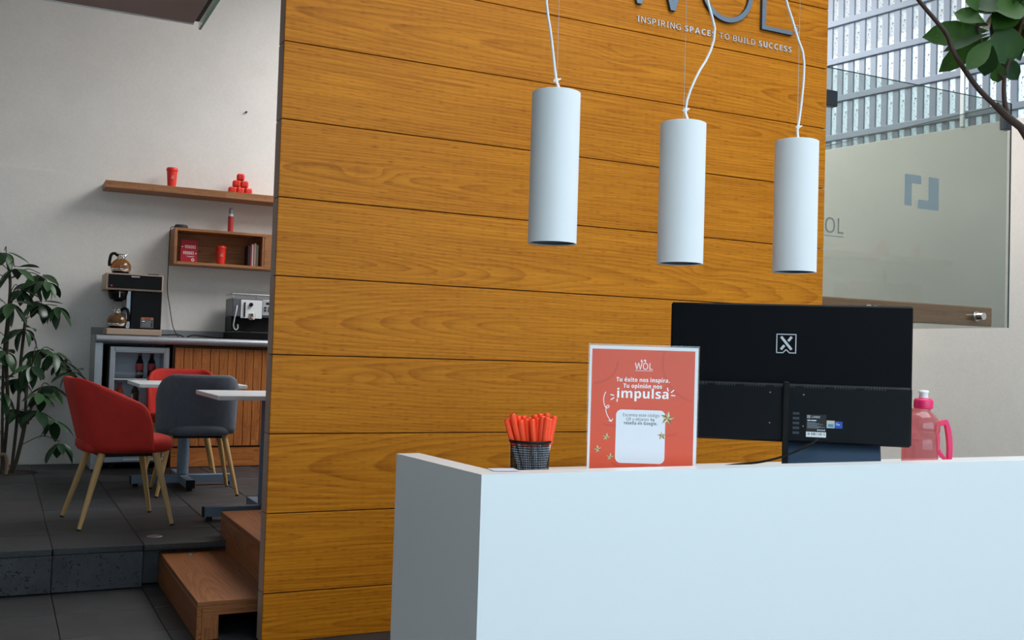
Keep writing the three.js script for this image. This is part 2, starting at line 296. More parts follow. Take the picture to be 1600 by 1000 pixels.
// staircase
const stairs = thing('staircase', 'brown wooden box staircase rising behind the oak screen wall', 'staircase', [0.735, 0, -4.15]);
for (let i = 0; i < 8; i++) {
  const x0 = i * 0.3, x1 = x0 + 0.305, y1 = 0.152 + i * 0.17, y0 = i ? y1 - 0.17 : 0.001, z1 = -0.02, o = [i * 0.31, i * 0.13];
  if (i === 0) {
    const st = part(stairs, 'step', bx(x0, x1 + 0.3, y1 - 0.022, y1, -1.098, z1, 0.002, 'z', o), M.stair);
    part(st, 'side_panel', bx(x0, x0 + 0.02, y0, y1 - 0.0225, -1.098, z1, 0.0015, 'z', o), M.stair);
    part(st, 'front_frame', [bx(x0 + 0.0205, x1 + 0.2, 0.095, y1 - 0.0225, z1 - 0.02, z1, 0.001, 'x', o), bx(x0 + 0.0205, x0 + 0.085, y0, 0.0948, z1 - 0.02, z1, 0.001, 'y', o)], M.stair);
    part(st, 'back_panel', bx(x0 + 0.0205, x1 + 0.2, y0, y1 - 0.0225, -1.098, -1.08, 0.001, 'x', o), M.stair);
    part(st, 'inner_panel', bx(x1 + 0.2005, x1 + 0.22, y0, y1 - 0.0225, -1.098, z1, 0.001, 'z', o), M.stair);
    part(st, 'spot_light', T(cyl(0.018, 0.018, 0.004, 20), 0.13, y1 + 0.002, -0.98), M.steel);
  } else {
    const st = part(stairs, 'step', i === 1
      ? [bx(x0, x1, y1 - 0.022, y1, -1.16, z1, 0.002, 'z', o)]
      : [bx(x0, x1, y1 - 0.022, y1, -1.16, z1, 0.002, 'z', o)], M.stair);
    part(st, 'riser', i === 1 ? [bx(x0, x0 + 0.02, y0, y1 - 0.0225, -1.03, z1, 0.0015, 'z', o), bx(x0, x0 + 0.02, 0.203, y1 - 0.0225, -1.16, -1.0302, 0.0015, 'z', o)] : bx(x0, x0 + 0.02, y0, y1 - 0.0225, -1.16, z1, 0.0015, 'z', o), M.stair);
  }
}
// landing beam and its glass balustrade
const landing = structure('trim_1', 'brown wooden landing edge beam at the top of the stairs', 'landing');
part(landing, 'beam', bx(3.8, 5.23, 1.402, 1.515, -4.235, -4.19, 0.006, 'x'), M.brown);
part(landing, 'deck', bx(3.14, 5.2, 1.43, 1.505, -5.4, -4.236, 0.003, 'x'), M.brown);
const frontPane = thing('glass_balustrade', 'large tinted glass pane bolted to the landing beam beside the oak screen', 'balustrade', [4.57, 1.40, -4.165]);
{ const w = 5.325 - 3.8;
  part(frontPane, 'pane', bx(-w / 2, w / 2, 0, 1.335, -0.005, 0.005, 0.001), M.glass);
  part(frontPane, 'pane_edge', [bx(w / 2, w / 2 + 0.004, 0, 1.335, -0.005, 0.005, 0.0008), bx(-w / 2, w / 2, 1.335, 1.338, -0.005, 0.005, 0.0008)], std(0x1d4a48, 0.2));
  for (const [x] of [[0.49], [-0.35]]) {
    const b = part(frontPane, 'standoff_bolt', T(cyl(0.021, 0.021, 0.05, 24), x, 0.056, 0.03, Math.PI / 2), M.chrome);
    part(b, 'washer', T(cyl(0.028, 0.028, 0.004, 24), x, 0.056, 0.0075, Math.PI / 2), M.steel);
  }
  part(frontPane, 'corner_clip', bx(w / 2 - 0.06, w / 2 - 0.006, 1.175, 1.265, -0.03, 0.012, 0.003), M.darkSteel);
  part(frontPane, 'wall_clip', bx(-w / 2 + 0.07, -w / 2 + 0.155, 1.13, 1.215, -0.03, 0.012, 0.004), M.darkSteel);
  const bracket = (pts) => new THREE.ExtrudeGeometry(new THREE.Shape(pts.map(p => new THREE.Vector2(...p))), { depth: 0.0008, bevelEnabled: false });
  const frost = phy(0xa3b1b6, 0.7, { transmission: 0.55, thickness: 0 });
  part(frontPane, 'logo_film', uvm(bracket([[4.470, 2.05], [4.470, 2.225], [4.595, 2.225], [4.595, 2.178], [4.525, 2.178], [4.525, 2.05]].map(([x, y]) => [x - 4.57, y - 1.4])), 'x'), frost, 0, 0, 0.0055);
  part(frontPane, 'logo_film', uvm(bracket([[4.575, 2.04], [4.575, 2.09], [4.655, 2.09], [4.655, 2.225], [4.735, 2.225], [4.735, 2.04]].map(([x, y]) => [x - 4.57, y - 1.4])), 'x'), frost, 0, 0, 0.0055);
}
{ const words = new TextGeometry('WOL', { font: fontR, size: 0.082, depth: 0.0008, curveSegments: 6 });
  words.computeBoundingBox(); const bb = words.boundingBox; words.translate(-bb.max.x, 0, 0);
  part(frontPane, 'printed_name', [words, bx(-0.2, 0, -0.018, -0.014, 0, 0.0008, 0)], std(0x747a74, 0.6), 4.025 - 4.57, 1.852 - 1.4, 0.0055); }
const sidePane = thing('glass_balustrade', 'glass pane closing the open end of the landing, square to the large tinted pane', 'balustrade', [5.32, 1.40, -4.9]);
part(sidePane, 'pane', bx(-0.005, 0.005, 0, 1.335, -0.9, 0.72, 0.001), M.glass);
part(sidePane, 'pane_edge', bx(-0.005, 0.005, 1.335, 1.338, -0.9, 0.72, 0.0008), std(0x1d4a48, 0.2));

// ------------------------------------------------------------------ lettering on the screen wall
{
  const s = thing('wall_lettering', 'grey metal company name in large letters over a silver tagline on the oak screen', 'sign', [3.1, 2.81, WZ + 0.001]);
  const ex = (pts, holes) => { const sh = new THREE.Shape(pts.map(p => new THREE.Vector2(...p))); return new THREE.ExtrudeGeometry(sh, { depth: 0.016, bevelEnabled: true, bevelSize: 0.001, bevelThickness: 0.001, bevelSegments: 1 }); };
  const two = [M.sign, M.signEdge], X = x => x - 3.1, H = 0.312;
  const bar = (xt, xb, y0 = 0, y1 = H, w = 0.024) => ex([[X(xb) - w / 2, y0], [X(xb) + w / 2, y0], [X(xt) + w / 2, y1], [X(xt) - w / 2, y1]]);
  const wGeo = ex([[X(2.600), 0], [X(2.626), 0], [X(2.7075), 0.255], [X(2.789), 0], [X(2.815), 0], [X(2.915), H], [X(2.888), H], [X(2.802), 0.045], [X(2.7205), H], [X(2.6945), H], [X(2.613), 0.045], [X(2.527), H], [X(2.5), H]]);
  part(s, 'letter', wGeo, two);
  const o = new THREE.Shape(); o.absarc(X(3.122), H / 2, 0.156, 0, Math.PI * 2); const hole = new THREE.Path(); hole.absarc(X(3.122), H / 2, 0.132, 0, Math.PI * 2, true); o.holes.push(hole);
  part(s, 'letter', new THREE.ExtrudeGeometry(o, { depth: 0.016, bevelEnabled: true, bevelSize: 0.001, bevelThickness: 0.001, bevelSegments: 1, curveSegments: 48 }), two);
  part(s, 'letter', ex([[X(3.338), 0.003], [X(3.534), 0.003], [X(3.534), 0.022], [X(3.362), 0.022], [X(3.362), H], [X(3.338), H]]), two);
  const words = [['INSPIRING', fontR], ['SPACES', fontB], ['TO', fontR], ['BUILD', fontR], ['SUCCESS', fontB]];
  // letters set one by one, spaced out over the line from x = 2.611 to 3.541
  const glyphs = []; let x = 0; const size = 0.0285, gap = 0.0075;
  for (const [w, f] of words) { for (const ch of w) { const g = new TextGeometry(ch, { font: f, size, depth: 0.004, curveSegments: 4 }); g.computeBoundingBox(); const b = g.boundingBox; g.translate(-b.min.x, 0, 0); glyphs.push([g, x]); x += b.max.x - b.min.x + gap; } x += 0.0125; }
  const k = 0.93 / (x - gap - 0.0125);
  for (const [g, gx] of glyphs) part(s, 'tagline_letter', g.scale(k, 1, 1), M.silver, 2.611 - 3.1 + gx * k, 2.728 - 2.81, 0);
  const ring = new THREE.TorusGeometry(0.02, 0.0016, 6, 32); part(s, 'registered_mark', [ring, T(new TextGeometry('R', { font: fontR, size: 0.022, depth: 0.002, curveSegments: 4 }), -0.008, -0.011, 0)], M.silver, 3.572 - 3.1, 0.042, 0.002);
}

// ------------------------------------------------------------------ reception desk and what stands on it
const DY = 0.94, WT = 0.868;                                          // panel top, work surface
const desk = thing('reception_desk', 'white reception desk with a plain front panel and raised rim', 'desk', [1.9, 0, -1.9]);
{ const L = (x0, x1, y0, y1, z0, z1, c) => bx(x0 - 1.9, x1 - 1.9, y0, y1, z0 + 1.9, z1 + 1.9, c);
  // front and left end are mitred at the corner; the end panel runs very slightly out of square
  const slab = (pts) => { const g = new THREE.ExtrudeGeometry(new THREE.Shape(pts.map(([x, z]) => new THREE.Vector2(x - 1.9, -(z + 1.9)))), { depth: DY - 0.002, bevelEnabled: false }); g.rotateX(-Math.PI / 2); g.translate(0, 0.001, 0); return uvm(g, 'x'); };
  part(desk, 'front_panel', slab([[0.772, -1.66], [3.4, -1.66], [3.4, -1.712], [0.8215, -1.712]]), M.deskWhite);
  part(desk, 'side_panel', slab([[0.772, -1.66], [0.8215, -1.712], [0.804, -2.045], [0.752, -2.04]]), M.deskWhite);
  part(desk, 'side_panel', L(3.35, 3.4, 0.001, DY, -2.35, -1.7125, 0.0025), M.deskWhite);
  part(desk, 'worktop', [L(0.83, 1.1, WT - 0.03, WT, -2.03, -1.7125, 0.002), L(1.1, 3.349, WT - 0.03, WT, -2.33, -1.7125, 0.002)], M.deskWhite);
  part(desk, 'leg_panel', L(1.3, 1.33, 0.001, WT - 0.0305, -2.28, -1.75, 0.002), M.deskWhite);
}
solo('paper_sheet', new THREE.BoxGeometry(0.05, 0.0006, 0.04), std(0xdcd8e2, 0.8), 'small white paper slip lying on the corner of the desk rim', 'paper', [0.842, DY + 0.0004, -1.715], -0.15);

// pen cup
const CUP = [1.021, WT, -1.955];
{ const c = thing('pen_cup', 'round black wire mesh pen cup on the desk', 'pen cup', CUP);
  const mesh = dataTex(256, 256, (i, j, o) => { const x = (i % 32) / 32 - 0.5, y = (j % 32) / 32 - 0.5, d = Math.abs(x) + Math.abs(y); const k = d > 0.43 || d < 0 ? 255 : 0; o[0] = o[1] = o[2] = k; }, false);
  const t = rep(mesh, 8, 2.6);
  part(c, 'mesh_wall', T(cyl(0.040, 0.0425, 0.1, 48, true), 0, 0.052, 0), std(0x121317, 0.5, { alphaMap: t, alphaTest: 0.5, side: THREE.DoubleSide, metalness: 0.4 }));
  part(c, 'rim', T(new THREE.TorusGeometry(0.0435, 0.0026, 8, 48), 0, 0.102, 0, Math.PI / 2), M.black);
  part(c, 'base', T(cyl(0.041, 0.041, 0.003, 40), 0, 0.0017, 0), M.black);
  const R = rng(77), tips = [[-0.052, -0.006], [-0.045, 0.012], [-0.040, -0.014], [-0.034, 0.016], [-0.028, 0.002], [-0.022, -0.012], [-0.016, 0.013], [-0.01, -0.004], [-0.004, 0.018], [0.002, -0.015], [0.008, 0.006], [0.014, -0.006], [0.02, 0.016], [0.024, -0.014], [0.03, 0.004], [0.035, 0.015], [0.04, -0.012], [0.044, 0.008], [0.05, -0.003], [0.034, -0.02]];
  tips.forEach(([a, b], i) => {
    // tips are given across and along the line of sight; the pens lean out from the foot of the cup
    const ca = Math.cos(0.46), sa = Math.sin(0.46), X = a * ca + b * sa, Z = a * sa - b * ca, h = 0.146 + 0.020 * R() - Math.abs(a) * 0.20, fx = clamp(X * 0.15 + 0.010 + (R() - 0.5) * 0.010, -0.029, 0.029), fz = clamp(Z * 1.1 + (R() - 0.5) * 0.012, -0.02, 0.02);
    const p = thing('pen', 'bright orange capped pen standing in the black mesh cup', 'pen', [CUP[0] + fx, WT + 0.004, CUP[2] + fz], 0, 'orange pens in the mesh cup');
    const d = V3(X - fx, h, Z - fz), q = new THREE.Quaternion().setFromUnitVectors(V3(0, 1, 0), d.clone().normalize()), L = d.length();
    p.quaternion.copy(q);
    part(p, 'barrel', T(cyl(0.0035, 0.0048, L * 0.62, 10), 0, L * 0.31, 0), M.penWhite);
    part(p, 'cap', lathe([[0.006, L * 0.6], [0.0066, L * 0.62], [0.0066, L - 0.004], [0.0056, L - 0.0005], [0, L]], 12), M.orangePen);
  });
}
// poster in an acrylic stand
{ const s = thing('sign_holder', 'red printed poster with white lettering in a clear acrylic stand on the desk', 'sign', [1.235, WT, -1.852], -0.46);
  const W = 0.232, H = 0.304;
  const tex = canvasTex(1160, 1520, (c, w, h) => {
    c.fillStyle = '#f3f1f3'; c.fillRect(0, 0, w, h); c.fillStyle = '#e8512c'; c.fillRect(26, 36, w - 60, h - 60);
    c.strokeStyle = 'rgba(206,62,34,0.4)'; c.lineWidth = 26; for (let k = 0; k < 7; k++) { c.beginPath(); c.arc(60 + k * 190, 160 + (k % 3) * 420, 240 + 30 * k, 0.3 * k, 0.3 * k + 1.6); c.stroke(); }
    c.fillStyle = '#fff'; c.textAlign = 'center'; c.textBaseline = 'alphabetic';
    const fit = (t, x0, x1, base, weight, size) => { c.font = weight + size + 'px sans-serif'; const w0 = c.measureText(t).width; c.save(); c.translate((x0 + x1) / 2, base); c.scale((x1 - x0) / w0, 1); c.fillText(t, 0, 0); c.restore(); };
    fit('WOL', 484, 676, 244, '', 96); c.fillRect(490, 256, 190, 4);
    c.fillRect(548, 140, 12, 28); c.fillRect(548, 157, 24, 11); c.fillRect(578, 140, 24, 11); c.fillRect(590, 140, 12, 28);
    fit('Tu éxito nos inspira.', 290, 864, 378, 'bold ', 62); fit('Tu opinión nos', 366, 782, 444, 'bold ', 62); fit('impulsa', 292, 862, 552, 'bold ', 138);
    c.strokeStyle = '#fff'; c.lineWidth = 12; c.lineCap = 'round';
    const ln = (a, b, d, e) => { c.beginPath(); c.moveTo(a, b); c.lineTo(d, e); c.stroke(); };
    ln(838, 436, 846, 464); ln(880, 480, 906, 456); ln(884, 512, 918, 514); ln(236, 522, 266, 528); ln(240, 574, 270, 554); ln(306, 566, 304, 592);
    c.lineWidth = 8; c.beginPath(); c.moveTo(182, 496); c.bezierCurveTo(140, 560, 170, 680, 208, 664); c.bezierCurveTo(236, 652, 214, 620, 194, 648); c.bezierCurveTo(174, 690, 204, 760, 250, 806); c.stroke(); ln(250, 806, 222, 798); ln(250, 806, 262, 778);
    const rr = (x, y, ww, hh, r) => { c.beginPath(); c.moveTo(x + r, y); c.arcTo(x + ww, y, x + ww, y + hh, r); c.arcTo(x + ww, y + hh, x, y + hh, r); c.arcTo(x, y + hh, x, y, r); c.arcTo(x, y, x + ww, y, r); c.fill(); };
    c.fillStyle = '#eef1f8'; rr(298, 676, 526, 568, 60);
    c.fillStyle = '#3a4450'; fit('Escanea este código', 368, 764, 748, '', 46); fit('QR y déjanos', 404, 650, 792, '', 46); fit('tu', 664, 710, 792, 'bold ', 46); fit('reseña en Google.', 382, 742, 834, 'bold ', 46);
    const star = (x, y, r, a) => { for (let k = 0; k < 10; k++) { const p = (i) => { const an = a + i * Math.PI / 5, q = i % 2 ? r * 0.45 : r; return [x + q * Math.sin(an), y - q * Math.cos(an)]; }; c.fillStyle = ['#e9dcb4', '#8c7440', '#d8c48c', '#6f5a2e', '#c2a868'][k % 5]; c.beginPath(); c.moveTo(x, y); c.lineTo(...p(k)); c.lineTo(...p(k + 1)); c.fill(); } };
    star(846, 758, 80, 0.15); star(790, 945, 48, -0.1); star(200, 972, 44, 0.2); star(112, 1102, 44, -0.2); star(246, 1180, 44, 0.1);
  });
  part(s, 'acrylic_panel', T(cbox(W + 0.006, H + 0.008, 0.004, 0.0006), 0, H / 2 + 0.006, -0.003), M.clear);
  part(s, 'print_edge', T(new THREE.BoxGeometry(W, H, 0.0006), 0, H / 2 + 0.006, -0.0006), M.paper);
  part(s, 'print', T(new THREE.PlaneGeometry(W, H), 0, H / 2 + 0.006, 0.0002), phy(0xffffff, 0.45, { map: tex, clearcoat: 0.25, clearcoatRoughness: 0.1 }));
  part(s, 'foot', T(cbox(W + 0.006, 0.004, 0.075, 0.0006), 0, 0.0022, -0.03), M.clear);
}
// all-in-one computer seen from behind
{ const mw = 0.567, mh = 0.333, s = thing('desktop_computer', 'black all-in-one computer seen from behind on the desk', 'computer', [1.71, WT, -1.94], -0.674);
  const y0 = 0.094, yd = y0 + 0.142;
  part(s, 'back_cover', T(cbox(mw, mh, 0.022, 0.004), 0, y0 + mh / 2, -0.016), M.monitor);
  part(s, 'screen', T(cbox(mw - 0.012, mh - 0.02, 0.002, 0.0005), 0, y0 + mh / 2 + 0.002, -0.0282), M.black);
  part(s, 'lower_cover', T(cbox(mw - 0.004, yd - y0 - 0.002, 0.02, 0.005), 0, (y0 + yd) / 2, 0.005), M.monitor2);
  const vents = []; for (let k = 0; k < 76; k++) { if (k % 11 > 7) continue; vents.push(bx(-0.24 + k * 0.0063, -0.24 + k * 0.0063 + 0.0025, yd - 0.010, yd - 0.003, 0.0149, 0.0156, 0)); }
  part(s, 'vent_slots', vents, std(0x2a313a, 0.6));
  part(s, 'stand_post', bx(-0.012, 0.002, 0.004, yd + 0.004, 0.0155, 0.026, 0.002), M.black);
  part(s, 'stand_plate', T(cbox(0.225, 0.105, 0.008, 0.002), 0.105, 0.06, -0.012, -0.38), M.monitorStand);
  part(s, 'stand_base', T(cbox(0.26, 0.008, 0.17, 0.003), 0.08, 0.004, -0.03), M.monitorStand);
  // emblem: an open square with an x inside
  const em = part(s, 'emblem', [[-0.0235, -0.0212, -0.0235, 0.0235], [0.0212, 0.0235, -0.0235, 0.0235], [-0.0235, 0.0235, 0.0212, 0.0235], [-0.0235, -0.007, -0.0235, -0.0212], [0.007, 0.0235, -0.0235, -0.0212]].map(([a, b, d, e]) => bx(a, b, d, e, 0, 0.0012, 0)), M.silver, -0.006, y0 + 0.2375, -0.0048);
  const bar = (x0, y0_, x1, y1, w) => { const L = Math.hypot(x1 - x0, y1 - y0_); return T(new THREE.BoxGeometry(L, w, 0.0012), (x0 + x1) / 2, (y0_ + y1) / 2, 0.0006, 0, 0, Math.atan2(y1 - y0_, x1 - x0)); };
  part(em, 'letter', [bar(-0.0125, 0.0165, 0.0125, -0.0145, 0.006), bar(-0.0125, -0.0145, -0.0045, -0.0045, 0.006), bar(0.0045, 0.006, 0.0125, 0.0165, 0.006), bar(-0.008, -0.0225, 0, -0.0145, 0.0024), bar(0, -0.0145, 0.008, -0.0225, 0.0024)], M.silver);
  for (const [x, y] of [[-0.042, 0.131], [0.036, 0.128], [-0.042, 0.058], [0.036, 0.053]]) part(s, 'screw', T(cyl(0.0018, 0.0018, 0.002, 10), x, y0 + y - 0.012, 0.0157, Math.PI / 2), M.chrome);
  for (let k = 0; k < 5; k++) part(s, 'port', bx(0.012, 0.027, y0 + 0.022 + k * 0.0115, y0 + 0.0275 + k * 0.0115, 0.0145, 0.0158, 0), std(0x303842, 0.5));
  const lt = canvasTex(360, 440, (c, w, h) => { c.fillStyle = '#0b1016'; c.fillRect(0, 0, w, h); c.fillStyle = '#dfe3e8'; c.font = '58px sans-serif'; c.fillText('LANIX', 92, 70); c.strokeStyle = '#dfe3e8'; c.lineWidth = 6; c.strokeRect(20, 24, 48, 48); c.beginPath(); c.moveTo(30, 34); c.lineTo(58, 62); c.moveTo(58, 34); c.lineTo(30, 62); c.stroke(); c.fillRect(20, 108, 60, 20); c.fillRect(90, 108, 92, 20);
    c.fillStyle = '#8e959d'; for (let k = 0; k < 7; k++) c.fillRect(20, 152 + k * 18, 150 + (k * 67) % 170, 7); c.fillStyle = '#dfe3e8'; for (let k = 0; k < 4; k++) c.fillRect(200 + k * 38, 290, 24, 24); c.fillStyle = '#e9eaec'; c.fillRect(0, 340, w, 100); c.fillStyle = '#222'; for (let k = 0; k < 60; k++) if (hash2(k, 3, 8) > 0.45) c.fillRect(16 + k * 5.4, 356, 3.5, 46); });
  part(s, 'spec_label', T(new THREE.PlaneGeometry(0.046, 0.054), 0.066, y0 + 0.043, 0.0156), std(0xffffff, 0.5, { map: lt }), 0, 0, 0, 'small printed specification label');
  const st = canvasTex(256, 128, (c) => { c.fillStyle = '#c9c2b0'; c.fillRect(0, 0, 128, 128); c.fillStyle = '#4f8fb4'; c.fillRect(20, 60, 90, 50); c.fillStyle = '#1d4fb0'; c.fillRect(128, 16, 128, 112); c.fillStyle = '#fff'; c.font = 'bold 26px sans-serif'; c.fillText('CORE', 148, 76); c.font = '18px sans-serif'; c.fillText('intel', 148, 46); });
  part(s, 'sticker', T(new THREE.PlaneGeometry(0.036, 0.018), 0.108, y0 + 0.048, 0.0157), std(0xffffff, 0.4, { map: st }), 0, 0, 0, 'small blue processor sticker');
  part(s, 'power_cable', tube([[0.072, y0 + 0.012, 0.012], [0.06, y0 + 0.004, 0.026], [0.0, y0 - 0.028, 0.03], [-0.06, y0 - 0.048, 0.028], [-0.13, y0 - 0.060, 0.02], [-0.2, y0 - 0.078, 0.01], [-0.26, 0.006, 0.0]], 0.0028, 50, 8), M.rubber);
}
// pink water bottle
{ const s = thing('water_bottle', 'pink translucent water jug with hot pink cap and side handle on the desk', 'bottle', [2.09, WT, -1.872], -0.62);
  part(s, 'body', T(lathe([[0, 0.001], [0.036, 0.001], [0.043, 0.008], [0.0435, 0.10], [0.041, 0.104], [0.041, 0.107], [0.0435, 0.111], [0.0475, 0.126], [0.0475, 0.142], [0.043, 0.156], [0.034, 0.167], [0.025, 0.174], [0.025, 0.180]], 40), -0.007, 0, 0), M.pinkClear);
  part(s, 'cap', lathe([[0, 0.206], [0.019, 0.206], [0.0225, 0.202], [0.0235, 0.198], [0.0235, 0.183], [0.022, 0.180], [0, 0.180]].reverse(), 36), M.pink);
  part(s, 'spout', lathe([[0, 0.206], [0.0115, 0.206], [0.0115, 0.209], [0.0105, 0.211], [0.0105, 0.219], [0.0125, 0.221], [0.012, 0.226], [0, 0.227]], 28), M.white);
  const ring = new THREE.Shape(); ring.moveTo(0.030, 0.136); ring.bezierCurveTo(0.034, 0.150, 0.048, 0.153, 0.056, 0.153); ring.bezierCurveTo(0.068, 0.130, 0.071, 0.085, 0.066, 0.050); ring.bezierCurveTo(0.060, 0.044, 0.046, 0.058, 0.036, 0.072); ring.lineTo(0.030, 0.136);
  const hole = new THREE.Path(); hole.moveTo(0.037, 0.140); hole.lineTo(0.038, 0.082); hole.bezierCurveTo(0.044, 0.068, 0.054, 0.056, 0.059, 0.056); hole.bezierCurveTo(0.061, 0.085, 0.058, 0.115, 0.052, 0.143); hole.lineTo(0.037, 0.140); ring.holes.push(hole);
  part(s, 'handle', new THREE.ExtrudeGeometry(ring, { depth: 0.012, bevelEnabled: true, bevelSize: 0.002, bevelThickness: 0.003, bevelSegments: 2 }), M.pink, 0, 0, -0.006);
}
// three pendant lamps
[[1.138, 1.412, 0.352, 'nearest the left end of the desk', [[1.151, 0.353], [1.14, 0.373], [1.136, 0.382], [1.128, 0.43], [1.118, 0.49], [1.104, 0.565], [1.11, 0.75], [1.138, 1.1]]],
 [1.4985, 1.389, 0.349, '', [[1.516, 0.350], [1.509, 0.364], [1.503, 0.384], [1.515, 0.43], [1.539, 0.481], [1.572, 0.535], [1.588, 0.595], [1.575, 0.64], [1.562, 0.672], [1.54, 0.8], [1.4985, 1.1]]],
 [1.8635, 1.391, 0.346, '', [[1.868, 0.347], [1.862, 0.362], [1.866, 0.385], [1.873, 0.43], [1.882, 0.53], [1.879, 0.58], [1.858, 0.622], [1.836, 0.672], [1.816, 0.716], [1.8, 0.8], [1.8635, 1.1]]]].forEach(([x, y, h, , cord], i) => {
  const label = ['white cylinder pendant lamp over the pen cup with a nearly straight cord', 'white cylinder pendant lamp over the red poster with a looping slack cord', 'white cylinder pendant lamp over the computer, beside the glass pane'][i];
  const s = thing('pendant_lamp', label, 'lamp', [x, y, -2.1], 0, 'pendant lamps over the desk'), r = 0.0565;
  part(s, 'shade', lathe([[r - 0.004, 0.002], [r, 0.0], [r, h - 0.001], [r - 0.002, h], [0.004, h]], 64), M.lampWhite);
  part(s, 'reflector', lathe([[r - 0.0045, 0.003], [r - 0.012, 0.03], [0.02, 0.06], [0, 0.06]], 40), std(0x4a4d52, 0.4, { side: THREE.DoubleSide }));
  part(s, 'bulb', lathe([[0, 0.03], [0.018, 0.034], [0.026, 0.05], [0.02, 0.06], [0, 0.061]], 24), std(0xe8e8e4, 0.3));
  const TOP = 4.5 - y;
  part(s, 'cord', tube([...cord.map(([cx, cy]) => [cx - x, cy, 0]), [0, TOP - 0.04, 0]], 0.0032, 90, 8), M.white);
  part(s, 'cord_knot', [T(new THREE.TorusGeometry(0.0048, 0.0022, 8, 16), cord[2][0] - x, cord[2][1], 0, 1.2), rod([cord[2][0] - x, cord[2][1], 0], [cord[2][0] - x + 0.011, cord[2][1] + 0.004, 0.003], 0.0018)], M.white);
  part(s, 'suspension_wire', rod([0, h, 0], [0, TOP - 0.03, 0], 0.0006, 0.0006, 6), M.steel);
  part(s, 'ceiling_rose', T(cyl(0.05, 0.05, 0.03, 32), 0, TOP - 0.016, 0), M.lampWhite);
});

// ------------------------------------------------------------------ chairs and tables of the coffee corner
function chairGeos() {
  const NS = 56, sec = [[0, 0, 0], [0, 0.12, 0], [0, 0.35, 0], [0, 0.6, 0], [0, 0.82, 0], [0.06, 0.94, 0], [0.3, 0.99, 0], [0.55, 1, 0], [0.8, 0.99, 0], [0.96, 0.94, 0], [1, 0.8, 0], [1, 0.5, 0], [1, 0.2, 0], [1, 0.04, 0]];
  const pos = [], idx = [], uv = [], NT = sec.length, th = 0.042, yb = 0.385, PM = 2.03;
  for (let i = 0; i <= NS; i++) {
    const f = -PM + 2 * PM * i / NS, sn = Math.sin(f), cs = Math.cos(f), sx = Math.sign(sn) * Math.pow(Math.abs(sn), 0.62), sz = Math.sign(cs) * Math.pow(Math.abs(cs), 0.62);
    const zp = cs > 0 ? -0.285 * sz : -0.21 * sz;
    let lin = 0.765 - 0.40 * Math.max(0, zp + 0.25); const e = clamp((Math.abs(f) - (PM - 0.42)) / 0.42); const top = yb + 0.02 + (lin - yb - 0.02) * Math.sqrt(Math.max(0, 1 - Math.pow(e, 2.6)));
    for (let t = 0; t < NT; t++) {
      const [ti, hh] = sec[t], y = yb + (top - yb) * hh, a = clamp((y - yb) / 0.38);
      let X = 0.245 * sx * (1 + 0.03 * a), Z = cs > 0 ? -(0.19 + 0.10 * a) * sz : -0.21 * sz;
      const under = hh < 0.1 ? 1 - 0.035 * (1 - hh / 0.1) : 1; X *= under; Z *= under;
      const L = Math.hypot(X, Z) || 1, k = ti * th * (1 - 0.4 * e) / L; pos.push(X * (1 - k), y, Z * (1 - k)); uv.push(i / NS * 1.2, t / NT * 0.8);
    }
  }
  for (let i = 0; i < NS; i++) for (let t = 0; t < NT; t++) { const a = i * NT + t, b = i * NT + (t + 1) % NT, c = a + NT, d = b + NT; idx.push(a, b, c, b, d, c); }
  const capC = [];
  for (const i of [0, NS]) { const base = i * NT; for (let t = 1; t < NT - 1; t++) i ? idx.push(base, base + t, base + t + 1) : idx.push(base, base + t + 1, base + t); }
  const shell = new THREE.BufferGeometry(); shell.setAttribute('position', new THREE.Float32BufferAttribute(pos, 3)); shell.setAttribute('uv', new THREE.Float32BufferAttribute(uv, 2)); shell.setIndex(idx); shell.computeVertexNormals();
  // seat cushion: rings of a rounded square
  const prof = [[0.0, 0.376], [0.86, 0.376], [0.95, 0.384], [1, 0.402], [1, 0.428], [0.97, 0.446], [0.9, 0.456], [0.6, 0.463], [0, 0.466]], N = 48, sp = [], si = [], su = [];
  prof.forEach(([r, y]) => { for (let i = 0; i <= N; i++) { const f = i / N * Math.PI * 2, c = Math.cos(f), s = Math.sin(f), x = 0.222 * r * Math.sign(c) * Math.pow(Math.abs(c), 0.6), z = 0.235 * r * Math.sign(s) * Math.pow(Math.abs(s), 0.6) + 0.025; sp.push(x, y, z); su.push(x * 2, z * 2); } });
  for (let r = 0; r < prof.length - 1; r++) for (let i = 0; i < N; i++) { const a = r * (N + 1) + i, b = a + N + 1; si.push(a, b, a + 1, b, b + 1, a + 1); }
  const seat = new THREE.BufferGeometry(); seat.setAttribute('position', new THREE.Float32BufferAttribute(sp, 3)); seat.setAttribute('uv', new THREE.Float32BufferAttribute(su, 2)); seat.setIndex(si); seat.computeVertexNormals();
  return { shell, seat };
}
const CG = chairGeos();
function chair(label, mat, pos, turn) {
  const s = thing('dining_chair', label, 'chair', pos, turn);
  part(s, 'backrest', CG.shell, mat); part(s, 'seat', CG.seat, mat);
  part(s, 'seat_frame', bx(-0.17, 0.17, 0.358, 0.3765, -0.13, 0.17, 0.004), M.black);
  for (const [a, b] of [[-1, -1], [1, -1], [-1, 1], [1, 1]]) {
    const top = [a * 0.165, 0.375, b * 0.135 + 0.015], foot = [a * 0.243, 0.008, b * 0.228];
    const l = part(s, 'leg', rod(foot, top, 0.0105, 0.019, 16), M.legWood);
    part(l, 'foot_cap', rod([foot[0] + a * 0.0015, 0.0005, foot[2] + b * 0.002], foot, 0.0105, 0.011, 14), M.rubber);
  }
  return s;
}
chair('red velvet dining chair in front of the potted plant, turned towards the table', M.redVelvet, [0.60, UP, -5.89], 1.68);
chair('dark grey velvet dining chair pushed under the far white table', M.greyVelvet, [1.165, UP, -6.92], 3.09);
